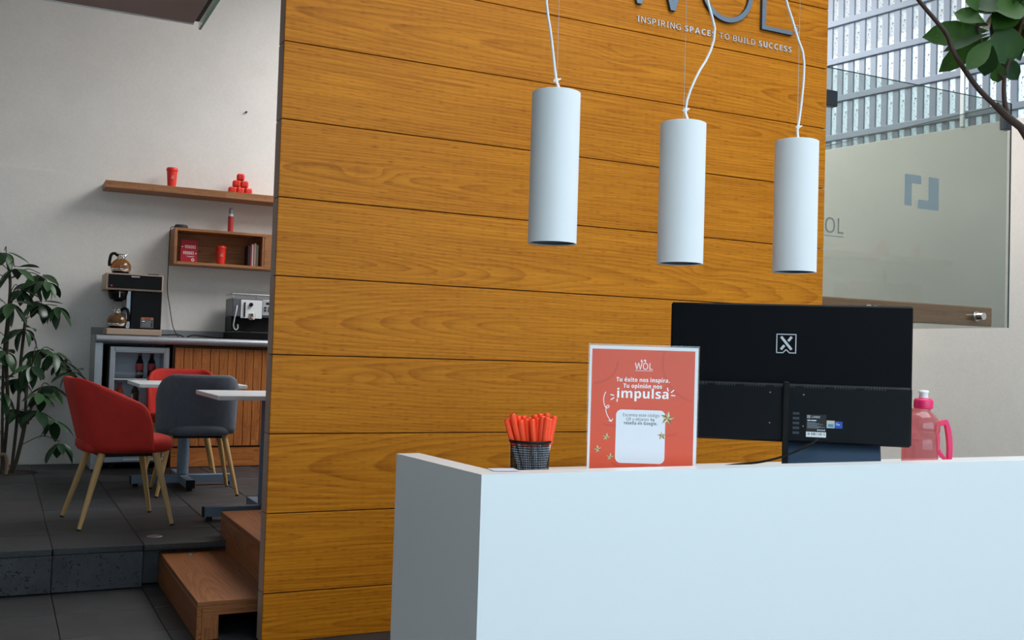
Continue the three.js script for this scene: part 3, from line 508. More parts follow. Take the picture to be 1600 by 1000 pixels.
chair('red velvet dining chair behind the grey chair, beside the fridge', M.redVelvet, [1.235, UP, -7.985], -0.12);

function table(label, pos) {
  const s = thing('cafe_table', label, 'table', pos), h = 0.693;
  part(s, 'tabletop', T(cbox(0.68, 0.024, 0.68, 0.002), 0, h - 0.012, 0), M.whiteGloss);
  part(s, 'mount_plate', T(cbox(0.3, 0.006, 0.3, 0.001), 0, h - 0.0275, 0), M.darkSteel);
  part(s, 'column', T(cyl(0.038, 0.038, h - 0.11, 28), 0, 0.08 + (h - 0.11) / 2, 0), M.tablePaint);
  for (let k = 0; k < 4; k++) {
    const a = k * Math.PI / 2, arm = part(s, 'base_arm', T(cbox(0.31, 0.052, 0.055, 0.002), 0.175 * Math.cos(a), 0.047, -0.175 * Math.sin(a), 0, a, 0), M.tablePaint);
    part(arm, 'end_cap', T(cbox(0.006, 0.054, 0.057, 0.002), 0.333 * Math.cos(a), 0.047, -0.333 * Math.sin(a), 0, a, 0), M.black);
    part(arm, 'glide', T(cyl(0.018, 0.016, 0.02, 16), 0.30 * Math.cos(a), 0.0105, -0.30 * Math.sin(a)), M.rubber);
  }
  return s;
}
table('small square white cafe table between the grey chair and the fridge', [1.15, UP, -7.27]);
table('small square white cafe table beside the wooden steps', [1.365, UP, -5.79]);
solo('floor_spotlight', lathe([[0, 0.003], [0.03, 0.003], [0.036, 0.0015], [0.038, 0]].reverse(), 28), M.steel, 'small round metal uplight disc set in the raised stone floor', 'floor light', [0.729, UP + 0.0005, -5.37]);

// ------------------------------------------------------------------ coffee counter
const fridge = thing('mini_fridge', 'glass door mini fridge with a silver frame under the coffee counter', 'fridge', [0.965, UP, -8.5]);
{ const L = (x0, x1, y0, y1, z0, z1, c = 0.003) => bx(x0 - 0.965, x1 - 0.965, y0 - UP, y1 - UP, z0 + 8.5, z1 + 8.5, c);
  part(fridge, 'cabinet', [L(0.74, 0.76, 0.23, 1.135, -8.72, -8.34), L(1.172, 1.192, 0.23, 1.135, -8.72, -8.34), L(0.76, 1.172, 1.115, 1.135, -8.72, -8.34), L(0.76, 1.172, 0.35, 0.39, -8.72, -8.34), L(0.76, 1.172, 0.23, 0.25, -8.72, -8.345)], M.blackMatte);
  part(fridge, 'liner', [L(0.761, 1.171, 0.39, 1.114, -8.715, -8.705), L(0.761, 0.768, 0.391, 1.114, -8.70, -8.345), L(1.164, 1.171, 0.391, 1.114, -8.70, -8.345)], std(0xe6eaf6, 0.5));
  const d = part(fridge, 'door', [L(0.752, 0.785, 0.372, 1.125, -8.337, -8.30), L(1.147, 1.18, 0.372, 1.125, -8.337, -8.30), L(0.785, 1.147, 1.088, 1.125, -8.337, -8.30), L(0.785, 1.147, 0.372, 0.41, -8.337, -8.30)], M.alu);
  part(d, 'door_glass', L(0.785, 1.147, 0.41, 1.088, -8.325, -8.319, 0), M.clear);
  part(d, 'inner_trim', [L(0.785, 0.79, 0.41, 1.088, -8.318, -8.304, 0.001), L(1.142, 1.147, 0.41, 1.088, -8.318, -8.304, 0.001), L(0.785, 1.147, 1.082, 1.088, -8.318, -8.304, 0.001)], M.silver);
  for (const y of [0.868, 0.638]) part(fridge, 'shelf', L(0.77, 1.163, y, y + 0.012, -8.69, -8.36), std(0xdfe3ea, 0.4));
  const g = part(fridge, 'grille', L(0.742, 1.19, 0.252, 0.348, -8.335, -8.31), std(0xb9c6da, 0.5));
  for (let k = 0; k < 3; k++) part(g, 'louver', T(cbox(0.30, 0.014, 0.012, 0.003), 0.06, 0.27 + k * 0.028 - UP, 0.197, 0.5), M.whiteGloss);
  part(fridge, 'foot', [L(0.78, 0.82, 0.2025, 0.23, -8.42, -8.38), L(1.11, 1.15, 0.2025, 0.23, -8.42, -8.38)], M.black);
}
function soda(label, x, y, z, glassC, labelC, h = 0.2) {
  const s = thing('soda_bottle', label, 'bottle', [x, y, z]), k = h / 0.2;
  part(s, 'bottle', lathe([[0, 0.001], [0.024, 0.001], [0.029, 0.008], [0.03, 0.05], [0.027, 0.075], [0.03, 0.105], [0.027, 0.13], [0.015, 0.16], [0.0125, 0.183], [0, 0.184]].map(([a, b]) => [a, b * k]), 24), glassC);
  part(s, 'label_band', lathe([[0.0292, 0.066 * k], [0.0305, 0.07 * k], [0.0312, 0.105 * k], [0.029, 0.118 * k]], 24), labelC);
  part(s, 'cap', lathe([[0.0145, 0.18 * k], [0.0145, 0.197 * k], [0.012, 0.2 * k], [0, 0.2 * k]], 20), std(0x8c1a18, 0.4));
}
{ const cola = std(0x14090a, 0.15), redL = std(0xb01c20, 0.5), tex = canvasTex(128, 64, (c) => { c.fillStyle = '#20110f'; c.fillRect(0, 0, 128, 64); c.fillStyle = '#d8c9a0'; c.fillRect(20, 18, 34, 26); c.fillRect(86, 18, 30, 26); }), darkL = std(0xffffff, 0.5, { map: tex });
  soda('dark cola bottle with red label on the upper fridge shelf, towards the middle', 0.985, 0.881, -8.46, cola, redL, 0.195);
  soda('dark cola bottle with red label on the upper fridge shelf, beside the hinge', 1.075, 0.881, -8.48, cola, redL, 0.195);
  soda('orange soda bottle on the lower fridge shelf', 0.845, 0.651, -8.44, std(0xb8391c, 0.2), std(0xc8452a, 0.5), 0.2);
  soda('dark bottle with a printed label on the lower fridge shelf', 0.955, 0.651, -8.42, cola, darkL, 0.21);
}
const cab = thing('base_cabinet', 'wooden base cabinet faced with narrow vertical boards beside the fridge', 'cabinet', [1.72, UP, -8.53]);
part(cab, 'carcass', bx(-0.512, 0.78, 0.002, 0.945, -0.215, 0.205, 0.002), std(0x4a2c18, 0.7));
for (let k = 0; k < 19; k++) part(cab, 'board', bx(-0.495 + k * 0.067, -0.495 + k * 0.067 + 0.0635, 0.165, 0.925, 0.2055, 0.222, 0.002, 'y', [k * 0.137, k * 0.075]), M.door);
part(cab, 'plinth', bx(-0.5, 0.78, 0.004, 0.15, 0.2055, 0.215, 0.002, 'x'), M.door);
const counter = thing('countertop', 'long grey counter top with a rounded steel front edge over fridge and cabinet', 'countertop', [1.6, 1.15, -8.5]);
part(counter, 'slab', bx(-0.955, 0.95, 0, 0.058, -0.248, 0.21, 0.003), std(0x8d9096, 0.4));
part(counter, 'front_edge', T(cyl(0.029, 0.029, 1.9, 20), 0, 0.029, 0.215, 0, 0, Math.PI / 2), M.alu);
part(counter, 'splash_back', bx(-0.955, 0.95, 0.0585, 0.118, -0.248, -0.225, 0.003), std(0x85888c, 0.5));
part(counter, 'end_panel', bx(-0.955, -0.90, -0.946, -0.001, -0.248, 0.21, 0.002), M.alu);

// drip coffee brewer
{ const s = thing('coffee_brewer', 'black and tan drip coffee brewer on the counter', 'coffee maker', [0.92, 1.2085, -8.54]);
  part(s, 'base', bx(-0.195, 0.205, 0.004, 0.052, -0.17, 0.16, 0.006), M.tan);
  part(s, 'feet', [-0.16, 0.17].map(x => bx(x - 0.015, x + 0.015, 0, 0.004, -0.1, 0.12, 0.001)), M.rubber);
  part(s, 'warmer_plate', T(cyl(0.075, 0.075, 0.006, 32), -0.108, 0.0555, 0.06), M.black);
  part(s, 'tower', bx(-0.02, 0.203, 0.0525, 0.346, -0.16, 0.12, 0.004), M.black);
  part(s, 'side_trim', bx(-0.055, -0.0205, 0.0525, 0.346, -0.15, 0.10, 0.004), M.steel);
  const h = part(s, 'housing', bx(-0.215, 0.207, 0.346, 0.475, -0.17, 0.14, 0.006), M.tan);
  part(h, 'face_plate', bx(-0.195, 0.195, 0.36, 0.465, 0.1402, 0.147, 0.002), M.black);
  part(h, 'lamp_switch', T(cyl(0.007, 0.007, 0.004, 16), -0.17, 0.378, 0.149, Math.PI / 2), std(0xc43a30, 0.3));
  part(h, 'badge', bx(-0.03, 0.03, 0.449, 0.457, 0.1472, 0.1484, 0), M.silver);
  part(h, 'warmer_plate', T(cyl(0.075, 0.075, 0.005, 32), -0.10, 0.4776, 0.04), M.black);
  part(h, 'lid', bx(0.1, 0.18, 0.4752, 0.485, -0.04, 0.08, 0.002), M.black);
  part(s, 'brew_basket', T(lathe([[0, 0.262], [0.03, 0.262], [0.034, 0.272], [0.062, 0.282], [0.074, 0.32], [0.078, 0.3455], [0, 0.3455]], 36), -0.11, 0, 0.06), M.black);
  part(s, 'basket_clip', bx(-0.112, -0.104, 0.29, 0.335, 0.135, 0.141, 0.001), M.steel);
  const tx = canvasTex(256, 224, (c, w, h_) => { c.fillStyle = '#8f9296'; c.fillRect(0, 0, w, h_); c.fillStyle = '#2a2d31'; c.fillRect(8, 8, w - 16, h_ - 16); c.fillStyle = '#d06a34'; c.fillRect(20, 12, w - 28, 40); c.fillStyle = '#1a1a1a'; c.fillRect(70, 24, 130, 16); c.fillStyle = '#e8e8e8'; c.fillRect(26, 72, 60, 26); for (let k = 0; k < 5; k++) { c.fillStyle = '#aeb4ba'; c.fillRect(100 - (k > 1 ? 74 : 0), 72 + k * 28, 100 + (k > 1 ? 80 : 20), 9); } });
  part(s, 'warning_label', T(new THREE.PlaneGeometry(0.092, 0.08), 0.10, 0.105, 0.1215), std(0xffffff, 0.5, { map: tx }), 0, 0, 0, 'small grey label with an orange band');
}
function carafe(label, pos, turn) {
  const s = thing('coffee_carafe', label, 'carafe', pos, turn);
  part(s, 'bowl', lathe([[0.072, 0.032], [0.078, 0.045], [0.074, 0.068], [0.058, 0.092], [0.036, 0.108], [0.028, 0.116], [0.027, 0.128]], 40), phy(0xc79a6a, 0.05, { transmission: 0.85, thickness: 0, side: THREE.DoubleSide }));
  part(s, 'steel_base', lathe([[0, 0.001], [0.055, 0.001], [0.062, 0.006], [0.074, 0.024], [0.0745, 0.034], [0.072, 0.034]], 40), M.chrome);
  part(s, 'neck_band', lathe([[0.029, 0.112], [0.031, 0.116], [0.029, 0.132], [0.027, 0.14], [0.031, 0.148]], 32), M.chrome);
  part(s, 'spout', T(cyl(0.012, 0.004, 0.035, 12), 0.036, 0.142, 0, 0, 0, -0.7), M.chrome);
  part(s, 'handle', tube([[-0.026, 0.135, 0], [-0.05, 0.15, 0], [-0.072, 0.142, 0], [-0.082, 0.112, 0], [-0.086, 0.07, 0], [-0.084, 0.05, 0]], 0.0115, 32, 10), M.black);
}
carafe('glass coffee carafe with a chrome base on top of the brewer', [0.82, 1.6895, -8.50], 0.2);
carafe('glass coffee carafe with a chrome base on the lower warmer under the basket', [0.812, 1.2675, -8.48], 2.6);

// espresso machine
{ const s = thing('espresso_machine', 'silver and black espresso machine at the end of the counter', 'coffee maker', [1.85, 1.2085, -8.52]);
  part(s, 'body', bx(-0.19, 0.19, 0.185, 0.33, -0.15, 0.13, 0.006), std(0x70757c, 0.4, { metalness: 0.4 }));
  part(s, 'front_plate', bx(-0.125, 0.045, 0.172, 0.318, 0.1302, 0.138, 0.003), M.whiteGloss);
  part(s, 'control_plate', bx(0.047, 0.185, 0.2, 0.325, 0.1302, 0.14, 0.003), M.silver);
  part(s, 'lower_body', bx(-0.19, 0.19, 0.062, 0.184, -0.15, 0.10, 0.004), M.black);
  part(s, 'drip_tray', bx(-0.2, 0.2, 0.001, 0.058, -0.15, 0.16, 0.005), M.black);
  part(s, 'tray_trim', bx(-0.19, 0.2, 0.0585, 0.0615, -0.12, 0.158, 0.001), M.chrome);
  part(s, 'cup_rail', [[-0.19, 0.13, 0.19, 0.13], [-0.19, -0.14, -0.19, 0.13]].map(([a, b, c, d]) => rod([a, 0.362, b], [c, 0.362, d], 0.006)).concat([-0.19, 0, 0.18].map(x => rod([x, 0.33, 0.13], [x, 0.362, 0.13], 0.005))), M.steel);
  part(s, 'knob', T(cyl(0.016, 0.014, 0.02, 24), -0.045, 0.282, 0.148, Math.PI / 2), M.black);
  part(s, 'handle_bar', bx(-0.099, -0.09, 0.18, 0.3, 0.1382, 0.15, 0.002), M.black);
  part(s, 'group_head', T(cyl(0.034, 0.03, 0.04, 28), -0.035, 0.19, 0.125), M.chrome);
  part(s, 'portafilter', [rod([-0.035, 0.178, 0.15], [-0.06, 0.168, 0.22], 0.010, 0.012), T(cyl(0.028, 0.03, 0.02, 24), -0.035, 0.172, 0.128)], M.chrome);
  part(s, 'steam_wand', tube([[-0.155, 0.27, 0.14], [-0.165, 0.22, 0.16], [-0.18, 0.15, 0.17], [-0.182, 0.10, 0.165], [-0.165, 0.075, 0.165], [-0.15, 0.085, 0.165], [-0.15, 0.12, 0.165]], 0.005, 40, 8), M.silver);
  part(s, 'display', bx(0.075, 0.16, 0.288, 0.304, 0.1405, 0.142, 0.001), M.black);
  for (let k = 0; k < 4; k++) part(s, 'button', T(cyl(0.0085, 0.0085, 0.006, 16), 0.07 + (k % 2) * 0.03, 0.262 - (k > 1 ? 0.022 : 0), 0.143, Math.PI / 2), M.darkSteel);
}
solo('power_cord', tube([[1.13, 1.222, -8.5], [1.2, 1.226, -8.46], [1.27, 1.228, -8.47], [1.31, 1.214, -8.5]], 0.0045, 30, 8), M.rubber, 'black power cord lying on the counter behind the brewer', 'cord');
solo('power_cord', tube([[1.33, 1.214, -8.46], [1.37, 1.228, -8.46], [1.45, 1.226, -8.5], [1.56, 1.216, -8.5], [1.645, 1.2145, -8.52]], 0.0045, 30, 8), M.rubber, 'black power cord lying on the counter leading to the espresso machine', 'cord');

// ------------------------------------------------------------------ wall shelves and what stands on them
const shelf = thing('wall_shelf', 'long brown wooden shelf high on the back wall', 'shelf', [1.6, 2.348, ZB + 0.125]);
part(shelf, 'board', bx(-0.915, 0.9, 0, 0.055, -0.124, 0.125, 0.002, 'x'), M.brown);
const box = thing('box_shelf', 'brown wooden box shelf mounted on the wall above the counter', 'shelf', [1.7, 1.79, ZB + 0.125]);
{ const o = { d: 0.125 };
  part(box, 'side_panel', bx(-0.49, -0.468, 0.0, 0.29, -0.124, 0.125, 0.0015, 'y'), M.brown);
  part(box, 'top_panel', bx(-0.4675, 0.6, 0.268, 0.29, -0.124, 0.125, 0.0015, 'x'), M.brown);
  part(box, 'bottom_panel', bx(-0.4675, 0.6, 0, 0.022, -0.124, 0.125, 0.0015, 'x', [0.3, 0.2]), M.brown);
  part(box, 'back_panel', bx(-0.4675, 0.6, 0.0225, 0.2675, -0.124, -0.112, 0.001, 'x', [0.1, 0.4]), M.brown);
  part(box, 'divider', bx(0.205, 0.222, 0.0225, 0.2675, -0.1115, 0.122, 0.001, 'y'), M.brown);
  part(box, 'door', bx(0.2225, 0.598, 0.0225, 0.2675, 0.105, 0.1245, 0.0015, 'x', [0.5, 0.1]), M.brown);
}
function tumbler(label, pos, h = 0.15) {
  const s = thing('tumbler', label, 'cup', pos), k = h / 0.15;
  part(s, 'cup', lathe([[0, 0.001], [0.029, 0.001], [0.030, 0.004], [0.0385, 0.125], [0.0385, 0.128]].map(([a, b]) => [a * k, b * k]), 32), M.red);
  part(s, 'lid', lathe([[0.041, 0.126], [0.0425, 0.130], [0.042, 0.138], [0.0375, 0.149], [0.034, 0.150], [0.032, 0.145], [0, 0.145]].map(([a, b]) => [a * k, b * k]), 32), M.red);
  const lg = part(s, 'printed_mark', [bx(-0.008, -0.002, 0.075 * k, 0.079 * k, 0, 0.0008, 0), bx(-0.008, -0.005, 0.079 * k, 0.086 * k, 0, 0.0008, 0), bx(0.001, 0.009, 0.083 * k, 0.087 * k, 0, 0.0008, 0), bx(0.006, 0.009, 0.075 * k, 0.083 * k, 0, 0.0008, 0), bx(-0.012, 0.012, 0.066 * k, 0.070 * k, 0, 0.0008, 0)], std(0xf0c8c0, 0.6));
  lg.rotation.y = -0.15; lg.position.z = 0.0362 * k; return s;
}
const ST = 2.4035;
tumbler('red travel cup with lid standing on the long high shelf', [1.185, ST, ZB + 0.15], 0.16);
tumbler('red travel cup with lid standing inside the box shelf', [1.595, 1.8125, ZB + 0.14], 0.155);
{ const g = new RoundedBoxGeometry(0.062, 0.056, 0.062, 3, 0.016), rows = [['lowest', 3, 0], ['middle', 2, 1], ['single top', 1, 2]];
  for (const [n, c, r] of rows) for (let i = 0; i < c; i++) {
    const s = thing('red_box', `small rounded red box in the ${n} row of the pyramid on the high shelf`.replace('single top row', 'top tier'), 'box', [1.728 + (i - (c - 1) / 2) * 0.0635, ST + r * 0.0564 + 0.0003, ZB + 0.14], 0.05 * (i - r), 'pyramid of red boxes');
    part(s, 'body', g, M.red, 0, 0.028, 0);
    part(s, 'embossed_mark', T(new THREE.TorusGeometry(0.012, 0.002, 6, 20), 0, 0.029, 0.0308), std(0xb3200f, 0.5));
  } }
{ const s = thing('spray_bottle', 'slim dark red bottle with a metal top on the box shelf', 'bottle', [1.662, 2.0805, ZB + 0.14]);
  part(s, 'body', lathe([[0, 0.001], [0.021, 0.001], [0.022, 0.004], [0.022, 0.13], [0.018, 0.137]], 28), M.redDark);
  part(s, 'collar', lathe([[0.0205, 0.135], [0.0205, 0.15], [0.0185, 0.155], [0, 0.155]], 28), M.silver);
  part(s, 'top', lathe([[0.017, 0.155], [0.018, 0.185], [0.013, 0.203], [0, 0.204]], 28), std(0x8a8a90, 0.4, { metalness: 0.5 }));
  part(s, 'clip', bx(-0.028, -0.0222, 0.09, 0.128, -0.006, 0.006, 0.001), M.silver);
}
{ const s = thing('speaker_puck', 'flat round black smart speaker on top of the box shelf', 'speaker', [1.275, 2.0805, ZB + 0.13]);
  part(s, 'body', lathe([[0, 0.001], [0.046, 0.001], [0.052, 0.008], [0.052, 0.024], [0.045, 0.034], [0, 0.036]], 36), std(0x33363a, 0.7));
  part(s, 'cable', tube([[-0.05, 0.014, 0], [-0.075, 0.012, -0.01], [-0.079, -0.02, -0.03], [-0.078, -0.15, -0.06], [-0.073, -0.32, -0.1], [-0.07, -0.5, -0.11], [-0.05, -0.62, -0.1], [-0.02, -0.78, -0.09], [0.01, -0.89, 0.1]], 0.0032, 60, 6), M.rubber);
}
{ const tx = canvasTex(384, 560, (c, w, h) => { c.fillStyle = '#b3152f'; c.fillRect(0, 0, w, h); c.fillStyle = '#f2ece8'; c.font = 'bold 84px sans-serif'; c.textAlign = 'center'; c.save(); c.translate(0, 0); c.scale(0.82, 1.25); c.fillText('VENDES', 262, 160); c.fillText('VENDES', 218, 282); c.restore(); c.fillRect(12, 158, 44, 18); c.fillRect(332, 312, 40, 14); c.fillRect(345, 299, 14, 40); c.fillRect(130, 392, 190, 8); c.fillRect(170, 410, 120, 6); c.beginPath(); c.arc(286, 478, 38, 0, 7); c.fill(); c.fillStyle = '#b3152f'; c.beginPath(); c.arc(286, 478, 18, 0, 7); c.fill(); });
  const s = thing('display_book', 'crimson book with white title standing face out in the box shelf', 'book', [1.345, 1.8125, ZB + 0.12], 0.03);
  part(s, 'pages', bx(-0.062, 0.062, 0.002, 0.183, -0.016, -0.001, 0.0005), M.paper);
  part(s, 'cover', [bx(-0.066, 0.066, 0, 0.186, -0.019, -0.0165, 0.0004), bx(-0.066, 0.066, 0, 0.186, -0.001, 0.0014, 0.0004)], M.crimson);
  part(s, 'cover_print', T(new THREE.PlaneGeometry(0.13, 0.184), 0, 0.093, 0.0018), std(0xffffff, 0.5, { map: tx }));
}
{ let x = 1.803; const cols = [[0x14161a, 0.020, 0.17, 'black'], [0x9c2038, 0.012, 0.188, 'dark red'], [0xe8dcdc, 0.010, 0.182, 'white'], [0xb43a48, 0.007, 0.196, 'slim red'], [0xd9d2c0, 0.012, 0.192, 'cream'], [0x9aa08c, 0.008, 0.186, 'sage green'], [0xcfc6a8, 0.010, 0.180, 'pale yellow'], [0x6a2430, 0.008, 0.19, 'maroon']];
  for (const [c, w, h, n] of cols) {
    const s = thing('book', `${n} paperback standing upright in the box shelf`, 'book', [x + w / 2, 1.8125, ZB + 0.12], 0, 'upright books in the box shelf');
    part(s, 'cover', [bx(-w / 2, -w / 2 + 0.001, 0, h, -0.065, 0.065, 0), bx(w / 2 - 0.001, w / 2, 0, h, -0.065, 0.065, 0), bx(-w / 2 + 0.001, w / 2 - 0.001, 0, h, 0.064, 0.065, 0)], plain(c));
    part(s, 'pages', bx(-w / 2 + 0.0012, w / 2 - 0.0012, 0.002, h - 0.003, -0.063, 0.0635, 0), M.paper); x += w + 0.0008;
  } }

// ------------------------------------------------------------------ plants
function leafGeo(wid, bend, fold, prof) {                             // a blade of unit length along +y, a little folded along its midrib
  const N = 6, pos = [], idx = [], uv = [];
  for (let i = 0; i <= N; i++) { const t = i / N, w = wid / 2 * prof(t), z = -bend * t * t, y = t - 0.25 * bend * t * t;
    pos.push(-w, y, z + fold * w, 0, y, z, w, y, z + fold * w); uv.push(0, t, 0.5, t, 1, t); }
  for (let i = 0; i < N; i++) for (const k of [0, 1]) { const a = i * 3 + k; idx.push(a, a + 1, a + 3, a + 1, a + 4, a + 3); }
  const g = new THREE.BufferGeometry(); g.setAttribute('position', new THREE.Float32BufferAttribute(pos, 3)); g.setAttribute('uv', new THREE.Float32BufferAttribute(uv, 2)); g.setIndex(idx); g.computeVertexNormals(); return g;
}
const oval = t => Math.pow(Math.sin(Math.PI * Math.pow(clamp(t, 0.001, 0.999), 0.85)), 0.75), broad = t => Math.pow(Math.sin(Math.PI * Math.pow(clamp(t, 0.001, 0.999), 1.35)), 0.8);
const leafG = [leafGeo(0.42, 0.12, 0.25, oval), leafGeo(0.36, 0.28, 0.3, oval), leafGeo(0.46, 0.05, 0.35, oval)];
function aim(m, from, to, roll = 0) {
  const a = V3(...from), d = V3(...to).sub(a), L = d.length(); d.normalize();
  m.position.copy(a); m.quaternion.setFromUnitVectors(V3(0, 1, 0), d).multiply(new THREE.Quaternion().setFromAxisAngle(V3(0, 1, 0), roll)); m.scale.setScalar(L); return m;
}
{ const B = [0.11, UP, -8.18], s = thing('umbrella_plant', 'tall green umbrella plant with drooping leaf clusters against the back wall', 'plant', B), R = rng(404);
  const loc = p => [p[0] - B[0], p[1] - B[1], p[2] - B[2]];
  part(s, 'soil_ring', T(lathe([[0, 0.002], [0.13, 0.002], [0.14, 0.004], [0.15, 0.0]].reverse(), 36), 0.03, 0.0008, -0.02), M.soil);
  const stems = [[[0.120, 0.206, -8.20], [0.143, 0.651, -8.22], [0.149, 1.017, -8.25], [0.165, 1.294, -8.20]], [[0.062, 0.206, -8.20], [0.077, 0.652, -8.20], [0.053, 1.016, -8.20], [0.054, 1.380, -8.15]],
    [[0.128, 0.206, -8.15], [0.186, 0.566, -8.12], [0.191, 0.839, -8.10], [0.224, 1.022, -8.10]], [[0.058, 0.206, -8.15], [0.037, 1.015, -8.25], [0.055, 1.569, -8.30], [0.023, 1.753, -8.30]], [[0.136, 0.206, -8.12], [0.179, 0.432, -8.10], [0.208, 0.613, -8.10], [0.261, 0.749, -8.12]]];
  stems.forEach((p, i) => part(s, 'stem', tube(p.map(loc), [0.011, 0.012, 0.009, 0.010, 0.007][i], 30, 8), M.stem));
  part(s, 'stem', tube([[0.0, 0.206, -8.1], [0.03, 0.33, -8.1], [0.07, 0.34, -8.1], [0.085, 0.26, -8.1], [0.08, 0.206, -8.1]].map(loc), 0.014, 24, 8), std(0x6a5a48, 0.8));
  const tops = stems.map(p => new THREE.CatmullRomCurve3(p.map(q => V3(...loc(q))))), mats = [M.leafA, M.leafB, M.leafC];
  const cl = [[0.01, 1.79, -8.30], [0.08, 1.67, -8.20], [0.25, 1.64, -8.30], [0.07, 1.42, -8.10], [0.12, 1.52, -8.30], [0.29, 1.59, -8.20], [0.37, 1.41, -8.25], [0.26, 1.44, -8.35], [0.19, 1.58, -8.40], [0.16, 1.24, -8.20], [0.25, 1.09, -8.15], [0.43, 1.01, -8.30], [0.36, 1.08, -8.20], [0.21, 0.98, -8.05], [0.49, 0.94, -8.20], [0.04, 1.08, -8.20], [0.28, 0.78, -8.15], [0.14, 0.88, -8.30], [0.27, 0.66, -8.10], [0.38, 0.58, -8.20], [0.14, 0.66, -8.25], [0.42, 0.43, -8.10], [0.34, 0.83, -8.30], [0.04, 0.79, -8.10]];
  const grow = cl.concat(cl.filter((_, i) => i % 2).map(([x, y, z]) => [-x * 0.8 - 0.05, y, z]));
  grow.forEach((c, ci) => {
    const C = V3(...loc(c)); let best = null, bd = 1e9;
    for (const t of tops) for (let k = 2; k <= 10; k++) { const q = t.getPoint(k / 10), d = q.distanceTo(C) + Math.max(0, q.y - C.y) * 1.5; if (d < bd) { bd = d; best = q; } }
    const mid = best.clone().lerp(C, 0.55).add(V3(0, 0.05, 0));
    part(s, 'petiole', tube([best.toArray(), mid.toArray(), C.toArray()], 0.0032, 12, 6), M.stem);
    const n = 6 + Math.floor(R() * 3), ph = R() * 6;
    for (let k = 0; k < n; k++) {
      const a = ph + k / n * Math.PI * 2 + (R() - 0.5) * 0.4, L = 0.12 + 0.065 * R(), dr = 0.35 + 0.75 * R(), h = Math.cos(dr), d = V3(Math.cos(a) * h, -Math.sin(dr) + (R() < 0.2 ? 0.5 : 0), Math.sin(a) * h).normalize(), st = C.clone().addScaledVector(d, 0.022), en = st.clone().addScaledVector(d, L);
      if (en.z + B[2] < ZB + 0.03) en.z = ZB + 0.03 - B[2];
      // the blade's upper face looks up and outwards
      const m = part(s, 'leaf', leafG[Math.floor(R() * 3)], mats[Math.floor(R() * 3)]); aim(m, st.toArray(), en.toArray(), 0);
      const up = V3(0, 1, 0).applyQuaternion(m.quaternion.clone().invert()); m.quaternion.multiply(new THREE.Quaternion().setFromAxisAngle(V3(0, 1, 0), Math.atan2(up.x, up.z) + (R() - 0.5) * 0.8));
    }
  });
}
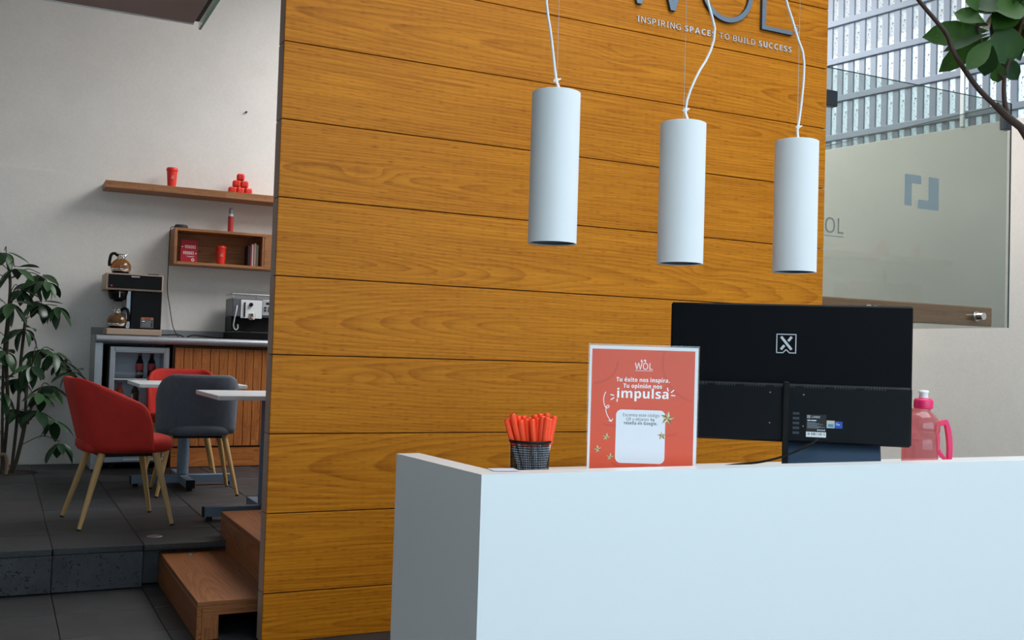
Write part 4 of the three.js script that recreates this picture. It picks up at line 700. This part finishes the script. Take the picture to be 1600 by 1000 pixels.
{ const B = [4.0, 0, -2.62], s = thing('frangipani_tree', 'small tree with bare brown branches and broad green leaves above the desk', 'tree', B), loc = p => [p[0] - B[0], p[1] - B[1], p[2] - B[2]];
  part(s, 'planter', lathe([[0, 0.001], [0.2, 0.001], [0.24, 0.02], [0.3, 0.42], [0.31, 0.44], [0.28, 0.44], [0.27, 0.38], [0, 0.38]], 40), std(0x8f8b86, 0.8));
  const taper = (pts, r0, r1, n = 40) => { const g = tube(pts.map(loc), 1, n, 10), c = new THREE.CatmullRomCurve3(pts.map(p => V3(...loc(p))), false, 'centripetal'), p = g.attributes.position; for (let i = 0; i <= n; i++) { const q = c.getPointAt(i / n), r = r0 + (r1 - r0) * i / n; for (let j = 0; j <= 10; j++) { const k = i * 11 + j; p.setXYZ(k, q.x + (p.getX(k) - q.x) * r, q.y + (p.getY(k) - q.y) * r, q.z + (p.getZ(k) - q.z) * r); } } g.computeVertexNormals(); return g; };
  part(s, 'trunk', taper([[4.0, 0.3, -2.62], [3.95, 0.6, -2.58], [3.7, 1.05, -2.48], [3.25, 1.55, -2.32], [2.903, 1.915, -2.218], [2.842, 1.969, -2.246], [2.815, 1.995, -2.255]], 0.035, 0.0115), M.bark);
  part(s, 'branch', taper([[2.830, 1.98, -2.25], [2.769, 2.044, -2.280], [2.715, 2.120, -2.303], [2.685, 2.17, -2.315], [2.670, 2.214, -2.322], [2.645, 2.25, -2.335], [2.583, 2.324, -2.361], [2.5, 2.45, -2.4]], 0.0085, 0.0055), M.bark);
  part(s, 'branch', taper([[2.86, 1.952, -2.238], [2.845, 1.995, -2.243], [2.838, 2.04, -2.243], [2.839, 2.087, -2.243]], 0.008, 0.0065, 16), M.bark);
  part(s, 'branch', taper([[2.839, 2.08, -2.243], [2.80, 2.13, -2.262], [2.766, 2.207, -2.277], [2.748, 2.329, -2.279], [2.74, 2.5, -2.28]], 0.0058, 0.0035, 24), M.bark);
  part(s, 'branch', taper([[2.839, 2.08, -2.243], [2.85, 2.14, -2.235], [2.872, 2.211, -2.222], [2.887, 2.293, -2.212], [2.9, 2.42, -2.2]], 0.0058, 0.0035, 24), M.bark);
  part(s, 'branch', taper([[2.85, 2.14, -2.235], [2.82, 2.19, -2.25], [2.795, 2.239, -2.259], [2.80, 2.27, -2.255]], 0.0045, 0.004, 12), M.bark);
  const lv = [[[2.791, 2.234, -2.265], [2.647, 2.227, -2.375], 0.061], [[2.782, 2.220, -2.253], [2.673, 2.178, -2.324], 0.029], [[2.815, 2.224, -2.276], [2.717, 2.134, -2.381], 0.053], [[2.780, 2.201, -2.243], [2.696, 2.105, -2.254], 0.045], [[2.780, 2.180, -2.239], [2.772, 2.094, -2.264], 0.049], [[2.754, 2.249, -2.248], [2.690, 2.288, -2.301], 0.045],
    [[2.806, 2.293, -2.262], [2.690, 2.339, -2.263], 0.053], [[2.832, 2.161, -2.256], [2.891, 2.089, -2.235], 0.041], [[2.795, 2.129, -2.231], [2.832, 2.073, -2.259], 0.037], [[2.811, 2.266, -2.234], [2.834, 2.134, -2.227], 0.082], [[2.831, 2.247, -2.226], [2.923, 2.161, -2.238], 0.049], [[2.810, 2.290, -2.246], [2.801, 2.371, -2.182], 0.061], [[2.852, 2.293, -2.232], [2.979, 2.271, -2.223], 0.070],
    [[2.857, 2.309, -2.213], [2.838, 2.397, -2.176], 0.053], [[2.825, 2.309, -2.234], [2.838, 2.442, -2.318], 0.053], [[2.812, 2.258, -2.282], [2.748, 2.278, -2.316], 0.029], [[2.884, 2.218, -2.243], [3.003, 2.181, -2.228], 0.057], [[2.873, 2.239, -2.212], [2.894, 2.270, -2.127], 0.057]];
  { const R = rng(61); for (let k = 0; k < 12; k++) { const h = [2.83 + 0.08 * R(), 2.27 + 0.08 * R(), -2.24 + 0.04 * R()], a = R() * 6.28, e = (R() - 0.6) * 1.2, q = 0.13 + 0.06 * R(); lv.push([h, [h[0] + q * Math.cos(a) * Math.cos(e) * 0.8, h[1] + q * Math.sin(e), h[2] + q * Math.sin(a) * Math.cos(e)], 0.05 + 0.02 * R()]); } }
  const cam = V3(0, 1.0, 1);                                           // leaves hang with their faces towards the open, bright side of the hall
  lv.forEach(([a, b, w], i) => {
    const A = V3(...loc(a)), C = V3(...loc(b)), L = A.distanceTo(C), hub = V3(...loc([2.80, 2.245, -2.258]));
    const m = part(s, 'leaf', leafGeo(w / L * 1.22, 0.12, 0.22, broad), i % 3 === 1 ? M.treeLeafDark : M.treeLeaf); aim(m, a.map((v, k) => v - B[k]), b.map((v, k) => v + (v - a[k]) * 0.12 - B[k]), 0);
    const f = V3(-0.7, 0.35, 0.7).normalize().applyQuaternion(m.quaternion.clone().invert()); m.quaternion.multiply(new THREE.Quaternion().setFromAxisAngle(V3(0, 1, 0), Math.atan2(f.x, f.z) + ((i * 37) % 10 - 5) * 0.06));
    const rib = part(m, 'midrib', rod([0, 0, 0.0], [0, 0.78, -0.075], 0.008, 0.003, 6), std(0x5a7038, 0.6));
  });
}

scene.traverse(o => { if (o.isMesh) { o.castShadow = true; o.receiveShadow = true; } });
renderer.render(scene, camera);
